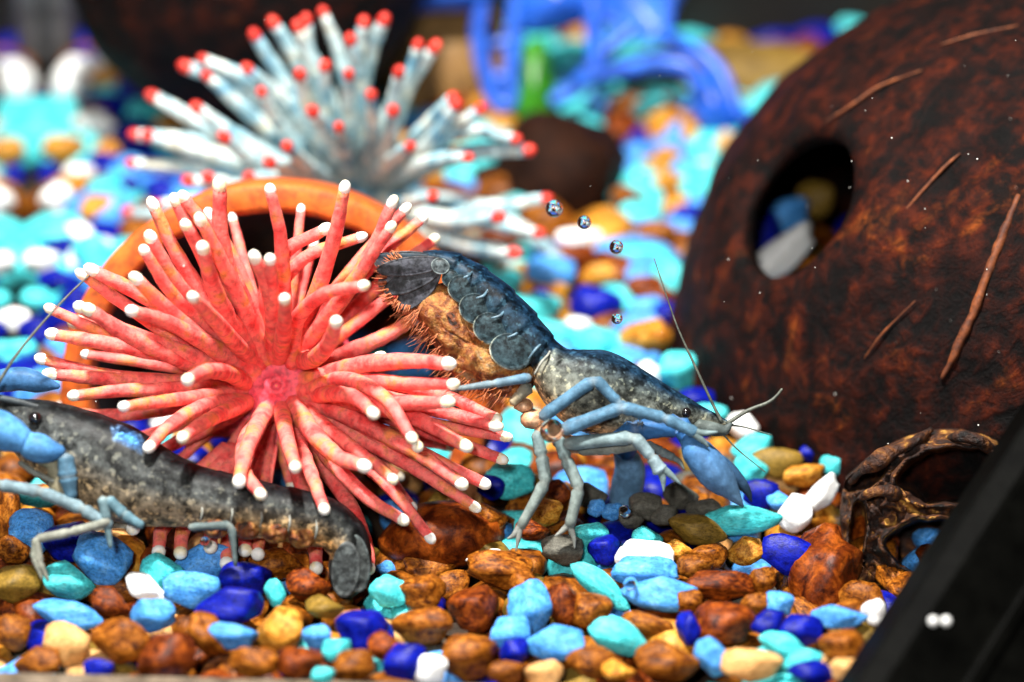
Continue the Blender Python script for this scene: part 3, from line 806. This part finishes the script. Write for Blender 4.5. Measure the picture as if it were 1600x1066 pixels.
finger('foot_claw', [(890, 820), (896, 840), (898, 857)], [6, 4, 1.2], DB - .70, l6, (.20, .21, .19))
limb('leg', [(828, 590), (770, 600), (704, 609)], [8, 6.5, 3.5], DB - .75, cb, LEGC, colend=(.22, .27, .28))
limb('leg', [(826, 604), (812, 618), (800, 630)], [11, 9, 7], DB - .6, cb, (.13, .14, .12), colend=(.4, .32, .2))
seg = []
for i in range(60):
    t = rb_.random(); x, y = 940 + 66 * t, 618 + 38 * t
    if x < 968: x, y = 968 + rb_.uniform(0, 34), 634 + rb_.uniform(0, 18)
    seg.append((P(x, y + 4, DB - .86), P(x - rb_.uniform(-2, 8), y + rb_.uniform(8, 16), DB - .88)))
bristles('leg_bristles', seg, M_HAIRG, cb, .006)
# claws
cl = limb('claw_arm', [(955, 690), (990, 672), (1062, 664), (1078, 690)], [10, 17, 17, 13], DB - .55, cb, LEGB, M_CLAW)
claw = finger('claw', [(1074, 684), (1086, 702), (1104, 724), (1124, 748), (1142, 768), (1161, 792)], [13, 23, 27, 25, 15, 2], DB - .72, cb, (.055, .17, .38), (.085, .16, .25))
finger('claw_finger', [(1124, 718), (1140, 734), (1156, 752), (1168, 768), (1174, 784)], [9, 11, 9, 6, 1.5], DB - .60, claw, (.03, .08, .16), (.012, .02, .03))
# the far claw, reaching down behind
cl2 = finger('claw', [(976, 706, 1.2), (984, 735, 1.5), (980, 760, 1.7), (972, 785, 1.8), (966, 806, 1.85)], [18, 25, 27, 22, 8], DB, cb, (.13, .26, .42), (.08, .18, .3))
finger('claw_finger', [(992, 765, 1.6), (990, 790, 1.7), (984, 812, 1.8)], [10, 9, 2], DB, cl2, (.08, .2, .34))
limb('claw_arm', [(985, 676, .4), (978, 706, 1.1)], [14, 16], DB, cb, LEGB, M_CLAW)
# eyes, feelers
for dd in (-.30, .30):
    c = P(1072, 645, DB + dd)
    V = [c + q * (.085) for q in ICO3[0]]; obj('eye', V, ICO3[1], M_EYE, cb)
def feeler(pts, r0, r1, d, parent):
    n = len(pts)
    tube('antenna', [P(p[0], p[1], d + (p[2] if len(p) > 2 else 0)) for p in pts], [r0 + (r1 - r0) * i / (n - 1) for i in range(n)], M_FEELER, parent, 6, 8)
feeler([(1128, 660), (1112, 628), (1085, 570), (1060, 515), (1044, 470), (1022, 404)], .030, .008, DB - .15, cb)
feeler([(1136, 662), (1168, 642), (1198, 630), (1212, 620), (1222, 608)], .040, .022, DB - .2, cb)
feeler([(1138, 664), (1165, 668), (1206, 680)], .020, .008, DB - .15, cb)
feeler([(1128, 676), (1152, 702), (1196, 738)], .020, .008, DB - .2, cb)
finger('mouthparts', [(1090, 664), (1112, 670), (1132, 672), (1142, 662)], [10, 11, 8, 3], DB - .22, cb, (.10, .12, .11), (.08, .10, .1))

# ------------------------------------------------------------------ crayfish lying at the left
DA = 36.3
fa, _ = on_ground(250, 880)
ca_ = thing('crayfish', 'mottled grey crayfish lying under the pink tentacles with its tail tucked down', 'crayfish', fa, None)
def colA(t, ct, st, r):
    dors = (.004, .005, .006); mid = (.050, .054, .052); low = (.22, .155, .085)
    x = ct
    bp = math.exp(-((r[0] - 178) / 26) ** 2 - ((ct - .72) / .2) ** 2) if st > 0 else 0
    if bp > .3: return lerp(mid, (.03, .12, .30), bp * 1.3)
    if t < .55:
        if x > .1: return lerp(mid, dors, (x - .1) / .6)
        return lerp(low, mid, (x + .75) / .7)
    if t > .86: return (.03, .034, .033)
    if x > .1: return lerp((.04, .043, .04), dors, (x - .1) / .5)
    if x > -.35: return lerp((.22, .15, .08), (.05, .05, .045), (x + .35) / .4)
    return (.34, .19, .075)
def bumpA(t, th, r):
    if .5 < t < .86:
        u = (t - .5) / .36 * 5
        return 1.03 - .06 * (u % 1)
    return 1
secA = [(-48, 622, 2, .03), (-20, 634, 14, .15), (10, 648, 30, .3), (55, 672, 52, .5), (110, 702, 68, .64), (170, 733, 76, .70), (225, 756, 68, .68), (275, 770, 55, .62),
        (312, 778, 48, .58), (355, 786, 46, .56), (400, 795, 44, .54), (445, 803, 42, .52), (488, 812, 41, .50), (524, 826, 38, .48), (546, 856, 34, .47), (546, 890, 33, .45), (542, 918, 25, .36), (540, 936, 9, .15)]
loft('body', secA, DA, -1, M_SHELL, ca_, colA, 36, 9, bumpf=bumpA)
# light ribs and tan side plates along the tail
for (x, y) in ((315, 800), (362, 803), (408, 810), (452, 817), (494, 828)):
    tube('hinge', [P(x, y - 16, DA - .50), P(x + 1, y, DA - .57), P(x - 2, y + 14, DA - .55)], [.006, .018, .008], M_HAIRG, ca_, 6, 5)
for (x, y) in ((338, 822), (386, 824), (430, 830), (472, 838)):
    blob('side_plate', [(x - 20, y - 12), (x + 14, y - 16), (x + 22, y), (x + 12, y + 17), (x - 10, y + 18), (x - 22, y + 4)], DA - .3, .22, M_EGG, ca_, .08, 6)
lens('tail_fan', 540, 890, 22, 44, 4, DA - .50, .06, M_PLATE, ca_, (.035, .04, .04), (.055, .06, .06))
lens('tail_fan', 556, 880, 22, 46, -6, DA - .42, .05, M_PLATE, ca_, (.03, .034, .033), (.05, .06, .06))
V = [P(55, 654, DA - .50) + q * .105 for q in ICO3[0]]; obj('eye', V, ICO3[1], M_EYE, ca_)
V = [P(48, 634, DA + .35) + q * .10 for q in ICO3[0]]; obj('eye', V, ICO3[1], M_EYE, ca_)
finger('rostrum_ridge', [(-44, 618), (0, 622), (50, 634), (110, 652)], [3, 5, 5, 2], DA - .28, ca_, (.06, .08, .09), (.03, .03, .03))
# claw arm folded beside the head, far claw behind
k1 = finger('claw_arm', [(98, 704), (75, 704), (52, 697), (40, 690)], [8, 20, 23, 18], DA - .85, ca_, (.05, .17, .38), (.09, .26, .50))
finger('claw', [(40, 690), (18, 680), (-12, 668), (-40, 660)], [19, 28, 30, 14], DA - .90, ca_, (.08, .25, .52), (.05, .19, .42))
finger('claw', [(92, 604), (62, 598), (30, 592), (-4, 596), (-38, 604)], [4, 16, 19, 17, 6], DA + .55, ca_, (.04, .12, .26), (.05, .15, .32))
limb('claw_arm', [(102, 712), (106, 745), (112, 778)], [12, 15, 8], DA - .8, ca_, (.07, .15, .22), M_CLAW)
# legs
limb('leg', [(-40, 756), (0, 758), (62, 768), (130, 796), (172, 822)], [9, 10, 10, 10, 8], DA - .85, ca_, (.15, .22, .25))
limb('leg', [(170, 815), (110, 832), (56, 842), (62, 880), (76, 908)], [7, 7, 7, 6, 2], DA - .90, ca_, (.24, .25, .21), colend=(.2, .2, .16))
limb('leg', [(56, 842), (52, 872), (66, 905)], [6, 5, 2], DA - .92, ca_, (.20, .21, .17))
limb('leg', [(160, 778), (166, 812), (173, 856)], [8, 8, 3], DA - .85, ca_, (.12, .19, .21))
limb('leg', [(168, 780), (194, 804), (222, 822)], [9, 9, 6], DA - .80, ca_, (.10, .19, .23))
limb('leg', [(296, 824), (362, 820), (368, 884)], [6, 7, 3], DA - .70, ca_, (.09, .12, .12))
limb('leg', [(30, 722), (52, 738), (84, 752)], [4, 5, 3], DA - .75, ca_, (.20, .21, .18))
finger('mouthparts', [(60, 716), (86, 728), (92, 764), (110, 785)], [9, 13, 14, 8], DA - .62, ca_, (.24, .25, .18), (.3, .24, .14))
feeler([(-30, 632, -.1), (-8, 606, -.1), (25, 556, 0), (60, 512, .2), (110, 458, .5), (152, 420, .8)], .035, .012, DA - .35, ca_)

# ------------------------------------------------------------------ pebbles
PB = []
for i in range(10):
    rr = random.Random(100 + i); off = Vector((i * 7.3, i * 3.1, 0)); V = []
    lump = .42 if i < 7 else .15
    cuts = []
    if i >= 7:
        for _ in range(9):
            nn = Vector((rr.gauss(0, 1), rr.gauss(0, 1), rr.gauss(0, 1))).normalized(); cuts.append((nn, rr.uniform(.62, .85)))
    else:
        for _ in range(6):
            nn = Vector((rr.gauss(0, 1), rr.gauss(0, 1), rr.gauss(0, 1))).normalized(); cuts.append((nn, rr.uniform(.66, .9)))
    for q in ICO3[0]:
        p = q * (1 + lump * noise.noise(q * 1.1 + off) + .10 * noise.noise(q * 2.6 + off) + .03 * noise.noise(q * 7 + off))
        for nn, h in cuts:
            dd = p.dot(nn)
            if dd > h: p = p - nn * (dd - h) * .82
        V.append(p)
    mx = [max(abs(v[k]) for v in V) for k in range(3)]
    V = [Vector((v.x / mx[0], v.y / mx[1], v.z / mx[2])) for v in V]
    me = mk_mesh('pebble', [v * S for v in V], ICO3[1]); me.materials.append(PEB['brown']); fix_normals(me); PB.append((me, V))
WORD = {'white': 'white', 'cyan': 'turquoise', 'sky': 'sky blue', 'cobalt': 'cobalt blue', 'rust': 'rust brown', 'brown': 'brown', 'gold': 'golden', 'tan': 'pale tan', 'olive': 'olive brown', 'grey': 'dull grey'}
def zone(x, y, px, py):
    if py > 740 and px > 1100: return 'below the driftwood'
    if py > 840 and px > 700: return 'in front of the raised-tail crayfish'
    if py > 740 and px <= 700: return 'in front of the lying crayfish'
    if py > 640: return 'around the raised-tail crayfish legs'
    if px < 320: return 'by the side glass'
    if px > 1100: return 'by the coconut cave'
    if py < 330: return 'by the blue plastic plant'
    return 'behind the raised-tail crayfish'
PLIST = []
NPEB = [0]
def pebble(px, py, wp, hp, ang, col, lift=.10, label=None, shape=None, depth=None, d=None):
    rr = random.Random(int(px * 13 + py * 7))
    s0 = pxcm(40)
    if d is None:
        c, d = on_ground(px, py, lift)
    else: c = P(px, py, d)
    s = pxcm(d)
    a, b = wp / 2 * s, hp / 2 * s
    cdep = depth if depth else min(a, b) * rr.uniform(.75, 1.15)
    an = math.radians(ang)
    u = RT * math.cos(an) - UP * math.sin(an); v = RT * math.sin(an) + UP * math.cos(an)
    if shape is None: shape = rr.randrange(0, 7)
    me = PB[shape][0]
    o = bpy.data.objects.new('pebble', me); COL.objects.link(o)
    fl = rr.choice((1, -1))
    M = Matrix(((u.x * a, v.x * b, FW.x * cdep * fl, 0), (u.y * a, v.y * b, FW.y * cdep * fl, 0), (u.z * a, v.z * b, FW.z * cdep * fl, 0), (0, 0, 0, 1)))
    o.matrix_world = Matrix.Translation(c * S) @ M
    o.material_slots[0].link = 'OBJECT'; o.material_slots[0].material = PEB[col]
    zn = zone(c.x, c.y, px, py)
    lb = label or ('%s pebble %s' % (WORD[col], zn))
    tag(o, lb, 'pebble', '%s pebbles %s' % (WORD[col], zn))
    NPEB[0] += 1; PLIST.append([o, c, col, zn, a, b, label])
    HAND.append((px, py, wp / 2, hp / 2))
    return o
HAND = []
W, C_, SK, B_, R_, N_, G_, T_, O_, K_ = 'white', 'cyan', 'sky', 'cobalt', 'rust', 'brown', 'gold', 'tan', 'olive', 'grey'
front = [
 (60,778,84,30,5,C_),(50,832,72,76,0,SK),(108,842,90,72,0,B_),(8,800,54,96,0,N_),(160,876,96,82,20,SK),(105,910,92,66,8,C_),(108,961,118,48,8,SK),(25,912,80,64,0,O_),
 (226,919,78,46,25,W),(172,945,76,56,20,R_),(239,961,74,58,10,SK),(105,1007,78,68,15,T_),(190,1000,98,74,-8,N_),(155,1046,50,34,0,B_),(262,1030,92,88,0,R_),(322,992,88,64,40,N_),
 (362,993,82,46,10,SK),(382,905,84,66,5,B_),(360,948,114,64,0,B_),(252,895,76,66,0,C_),(322,878,98,66,5,SK),(302,922,96,60,0,SK),(438,985,80,74,0,G_),(397,1035,80,54,10,N_),(467,1036,78,58,0,R_),
 (495,993,52,48,0,SK),(526,1016,52,48,-40,C_),(505,1056,38,34,0,C_),(480,916,78,62,0,R_),(430,882,84,52,0,N_),(430,926,36,46,0,C_),(505,950,66,42,0,O_),(567,980,90,78,10,B_),(552,1042,70,58,0,N_),
 (608,925,62,54,30,C_),(660,922,84,66,0,N_),(662,975,104,72,0,N_),(741,946,88,82,0,R_),(783,891,110,62,5,N_),(757,868,62,20,-15,W),(732,1025,90,84,0,N_),(634,1036,70,66,10,B_),(672,1046,56,56,0,W),(602,1012,66,54,0,R_),
 (828,950,76,88,-20,SK),(880,946,60,72,-5,R_),(922,955,70,68,0,N_),(798,990,66,60,0,SK),(804,1018,48,46,0,B_),(868,1006,100,60,5,SK),(930,1036,92,54,0,N_),(852,1050,66,50,0,T_),(968,993,102,58,20,C_),
 (1010,975,84,38,15,N_),(1040,1036,114,74,0,N_),(940,915,118,42,38,C_),(1008,872,96,62,10,W),(1008,894,108,56,5,SK),(1034,930,132,60,12,SK),(945,856,56,56,0,B_),(922,834,66,48,0,C_),(1010,842,54,42,0,C_),
 (1090,828,96,50,10,O_),(1156,812,136,50,-6,C_),(1060,862,48,40,0,G_),(1110,866,66,46,0,N_),(1165,862,60,48,0,G_),(1233,868,92,64,12,B_),(1125,915,112,52,5,R_),(1190,908,48,48,0,N_),(1130,975,98,82,0,R_),
 (1075,982,40,56,0,B_),(1215,944,52,48,0,SK),(1200,972,64,42,0,B_),(1252,986,72,56,10,B_),(1308,965,98,42,-2,SK),(1366,954,44,48,0,W),(1316,1006,82,62,0,N_),(1222,1008,76,42,10,C_),(1256,1034,66,40,-22,C_),
 (1270,1052,80,42,0,B_),(1318,1046,60,44,-30,T_),(1172,1038,100,58,3,T_),(1112,1026,54,66,-15,SK),(1242,803,58,64,0,W),(1283,772,76,42,-48,W),(1190,774,60,52,0,B_),(1218,784,48,36,0,SK),(1176,700,72,48,0,C_),
 (1160,666,52,46,0,W),(1172,732,60,50,0,C_),(1216,724,84,50,0,O_),(1256,742,72,40,-8,G_),(1270,708,48,32,0,B_),(1302,726,44,42,0,C_),(795,752,84,62,10,C_),(768,762,48,40,0,B_),(1010,792,56,46,0,K_),(1062,776,62,50,0,K_),
 (1038,806,48,36,0,K_),(985,812,44,36,0,K_),(920,775,60,44,0,K_),(932,794,30,30,0,SK),(958,800,36,30,0,SK),(1100,795,60,44,0,K_),(870,770,50,44,0,R_),(850,800,60,50,0,G_),(760,810,70,50,0,N_),(830,830,60,40,0,R_),(880,860,70,50,0,K_),
 (20,860,60,50,0,N_),(60,1035,80,50,0,N_),(20,990,60,60,0,N_),(820,915,50,50,0,N_),(1085,885,60,44,0,N_),(1075,940,50,40,0,N_),(1180,945,50,40,0,N_),(965,1050,60,40,0,G_),(790,1050,60,44,0,N_)]
back = [
 (905,372,78,30,-3,W),(862,426,84,56,0,SK),(892,402,80,44,0,R_),(944,430,74,42,0,G_),(930,476,84,70,10,B_),(832,482,92,58,0,C_),(862,524,110,56,10,C_),(932,536,92,56,0,C_),(902,512,46,42,0,W),
 (1010,530,88,86,0,G_),(1010,482,60,42,0,SK),(1044,492,52,48,0,B_),(1016,582,46,38,0,W),(1062,578,72,70,0,C_),(1005,402,104,58,10,C_),(1046,446,56,84,0,C_),(1006,452,68,46,0,R_),(1026,366,66,42,0,N_),(1002,340,72,54,0,C_),
 (946,350,58,56,0,G_),(1072,338,56,40,0,B_),(1092,322,40,36,0,SK),(958,392,68,46,0,SK),(930,170,50,56,0,SK),(920,142,44,34,0,C_),(970,212,70,74,0,R_),(1015,172,58,44,0,C_),(1022,196,50,36,0,O_),(1032,286,96,60,0,G_),(1042,252,48,56,0,G_),
 (1056,214,34,72,0,SK),(985,268,48,38,0,SK),(1068,268,40,50,0,SK),(1130,226,28,56,25,T_),(1100,272,44,54,25,G_),(980,310,60,46,0,N_),(1080,300,40,40,0,C_),
 (108,134,56,66,10,W),(100,176,68,52,0,C_),(148,196,70,46,0,W),(100,232,68,50,0,G_),(168,236,48,40,0,G_),(122,276,58,50,-30,W),(88,312,66,66,-20,W),(74,270,40,40,0,B_),(198,270,66,56,0,SK),(252,300,60,48,0,B_),(196,296,50,44,0,B_),
 (156,332,60,66,0,G_),(150,294,52,46,0,N_),(122,363,56,34,25,W),(80,350,60,44,0,C_),(92,386,70,44,0,B_),(66,408,56,42,0,W),(146,398,70,66,0,C_),(92,440,80,44,0,B_),(56,520,60,50,0,B_),(30,548,56,40,0,C_),(60,470,60,44,0,C_),(120,470,60,50,0,B_),(20,500,60,40,0,W),
 (100,545,60,50,0,SK),(900,580,90,50,0,C_),(960,575,70,46,0,C_),(1000,620,80,50,0,SK),(1090,625,60,40,0,B_),(1110,650,60,40,0,C_),(850,470,50,40,0,B_),(790,440,60,50,0,C_)]
for t in front:
    pebble(*t, lift=.28, shape=(8 if t[5] in (C_,) and t[2] > 100 else None))
for t in back: pebble(*t, lift=.25)
# seen through the hole of the coconut cave
for (x, y_, a_, b_2, an, c_, dd) in ((1200, 470, 110, 90, 0, N_, 45.0), (1290, 440, 110, 90, 0, N_, 45.2), (1150, 430, 100, 80, 0, B_, 45.8), (1240, 420, 110, 90, 0, O_, 46.2)):
    pebble(x, y_, a_, b_2, an, c_, d=dd)
pebble(1216, 400, 150, 60, -38, W, d=44.2, label='long bright white pebble showing through the hole of the coconut cave')
pebble(1184, 370, 96, 74, -20, B_, d=45.5, label='cobalt blue pebble behind the white one inside the coconut cave')
pebble(1216, 340, 110, 66, -16, SK, d=46.0, label='sky blue pebble behind the cobalt one inside the coconut cave')
pebble(1275, 312, 60, 60, 0, O_, d=46.4, label='olive pebble beside the sky blue one inside the coconut cave')
# random fill below and between
def region_cols(px, py):
    if py > 720: return [N_] * 5 + [R_] * 3 + [G_] * 1 + [SK, B_, C_, T_, O_, K_]
    if px < 400: return [C_, SK, B_, G_, N_, W, C_, B_]
    return [C_] * 3 + [SK] * 2 + [N_, G_, R_, B_, G_, N_]
stuffV, stuffF, stuffI = [], [], []
mats_l = list(PEB.values()); keys = list(PEB.keys())
rf = random.Random(21)
fills = []
y = 24.5
while y < 59:
    x = -22.0
    while x < 22:
        X, Y = x + rf.uniform(-.22, .22), y + rf.uniform(-.2, .2)
        x += .74 if y < 40 else .95
        if X < wall_x(Y) + .2: continue
        rad = math.hypot(X - CC.x, Y - CC.y)
        if CR - 1.1 < rad < CR + .35: continue
        z = ground_z(X, Y) - (.30 if Y < 37 else .14) + rf.uniform(-.12, .12)
        p = Vector((X, Y, z)); rel = p - CAMP; d = rel.dot(FW)
        px = 800 + rel.dot(RT) / (KPX * d); py = 533 - rel.dot(UP) / (KPX * d)
        if px < -120 or px > 1720 or py > 1200: continue
        fills.append((px, py, d, p))
    y += .62 if y < 40 else .85
def covered(px, py):
    for hx, hy, a, b in HAND:
        if ((px - hx) / (a * .8)) ** 2 + ((py - hy) / (b * .8)) ** 2 < 1: return True
    return False
fills.sort(key=lambda f: f[2])
for px, py, d, p in fills:
    a = rf.uniform(.36, .56) * (1 + max(0, min(.75, (d - 39) * .075))); b = a * rf.uniform(.7, 1); c = a * rf.uniform(.45, .75)
    col = rf.choice(region_cols(px, py))
    rot = Matrix.Rotation(rf.uniform(0, 6.28), 3, 'Z') @ Matrix.Rotation(rf.uniform(-.5, .5), 3, 'X') @ Matrix.Rotation(rf.uniform(-.5, .5), 3, 'Y')
    si = rf.randrange(0, 9)
    vis = -10 < px < 1610 and 0 < py < 1076 and not covered(px, py)
    if vis and NPEB[0] < 300:
        o = bpy.data.objects.new('pebble', PB[si][0]); COL.objects.link(o)
        o.matrix_world = Matrix.Translation(p * S) @ rot.to_4x4() @ Matrix.Diagonal((a, b, c, 1))
        o.material_slots[0].link = 'OBJECT'; o.material_slots[0].material = PEB[col]
        zn = zone(p.x, p.y, px, py)
        tag(o, '%s pebble %s' % (WORD[col], zn), 'pebble', '%s pebbles %s' % (WORD[col], zn)); NPEB[0] += 1; PLIST.append([o, p, col, zn, a, b, None])
    else:
        n0 = len(stuffV)
        for q in ICO2[0]:
            k = 1 + .2 * noise.noise(q * 1.2 + Vector((px, py, 0)))
            stuffV.append(p + rot @ Vector((q.x * a * k, q.y * b * k, q.z * c * k)))
        stuffF += [tuple(i + n0 for i in f) for f in ICO2[1]]
        stuffI += [keys.index(col)] * len(ICO2[1])
g = obj('gravel', stuffV, stuffF, None, mats=mats_l, midx=stuffI)
g['kind'] = 'stuff'; g['label'] = 'mixed turquoise blue brown and golden gravel covering the tank floor'; g['category'] = 'gravel'

for o, c, col, zn, a, b, lb in PLIST:                       # say which pebble: size, form, colour, neighbour, place
    if lb: continue
    near = min((q for q in PLIST if q[2] != col), key=lambda q: (q[1] - c).length)
    sz = 'small' if a * b < .16 else ('big' if a * b > .30 else 'medium')
    fm = 'long' if max(a, b) / min(a, b) > 1.6 else ('round' if max(a, b) / min(a, b) < 1.22 else 'oval')
    o['label'] = '%s %s %s pebble beside %s %s one, %s' % (sz, fm, WORD[col], 'an' if near[2] == 'olive' else 'a', WORD[near[2]], zn)

# ------------------------------------------------------------------ bubbles and drifting specks
def bubble(px, py, rpx, d, label):
    r = rpx * pxcm(d); c = P(px, py, d)
    tag(obj('air_bubble', [c + q * r for q in ICO3[0]], ICO3[1], M_BUB, base=c), label, 'bubble', 'air bubbles in the water')
bubble(866, 326, 14, 38.5, 'round air bubble in front of the dark rock, beside a red tentacle tip')
bubble(913, 348, 11, 38.3, 'air bubble just above the long white pebble')
bubble(963, 386, 11, 38.0, 'air bubble over the turquoise pebbles behind the raised tail crayfish')
bubble(964, 498, 9, 37.6, 'small air bubble in front of the round golden pebble')
bubble(862, 673, 19, DB - 1.15, 'large air bubble clinging under the belly of the crayfish with raised tail')
bubble(976, 799, 10, 37.3, 'small air bubble below the far claw of the crayfish')
bubble(985, 912, 11, 35.6, 'air bubble resting on the sky blue pebble')
bubble(320, 846, 8, 36.0, 'tiny air bubble under the lying grey crayfish')
def glint(px, py, label):  # bright reflections on the bar, built as solid white balls
    c = P(px, py, 32.2); t = None
    # drop onto the bar's front face
    nrm = toc; pl0 = A0 + toc * .17
    dr = (c - CAMP).normalized(); tt = (pl0 - CAMP).dot(nrm) / dr.dot(nrm); c = CAMP + dr * tt
    tag(obj('glint', [c + q * .075 for q in ICO2[0]], ICO2[1], PEB['white'], base=c), label, 'glint', 'glints modelled as white balls on the black bar')
glint(1458, 971, 'tiny white round bead stuck on the black frame bar'); glint(1478, 971, 'tiny white round bead stuck on the black frame bar')
A = Acc(); rs = random.Random(5)
for i in range(80):
    px, py, d = rs.uniform(100, 1600), rs.uniform(0, 700), rs.uniform(34.5, 40)
    if rs.random() < .5: px, py = rs.uniform(1130, 1600), rs.uniform(60, 700)
    c = P(px, py, d)
    if (c - CC).length < CR + .3: continue
    r = rs.choice((.005, .006, .008, .013)) * rs.uniform(.7, 1.3)
    A.add([c + q * r for q in ICO1[0]], ICO1[1])
o = obj('floating_specks', A.V, A.F, M_DUST)
o['kind'] = 'stuff'; o['label'] = 'tiny pale dust specks drifting in the water'; o['category'] = 'dust'

for o in bpy.data.objects:
    if '_b' in o: del o['_b']
print('pebbles', NPEB[0], 'objects', len(bpy.data.objects))
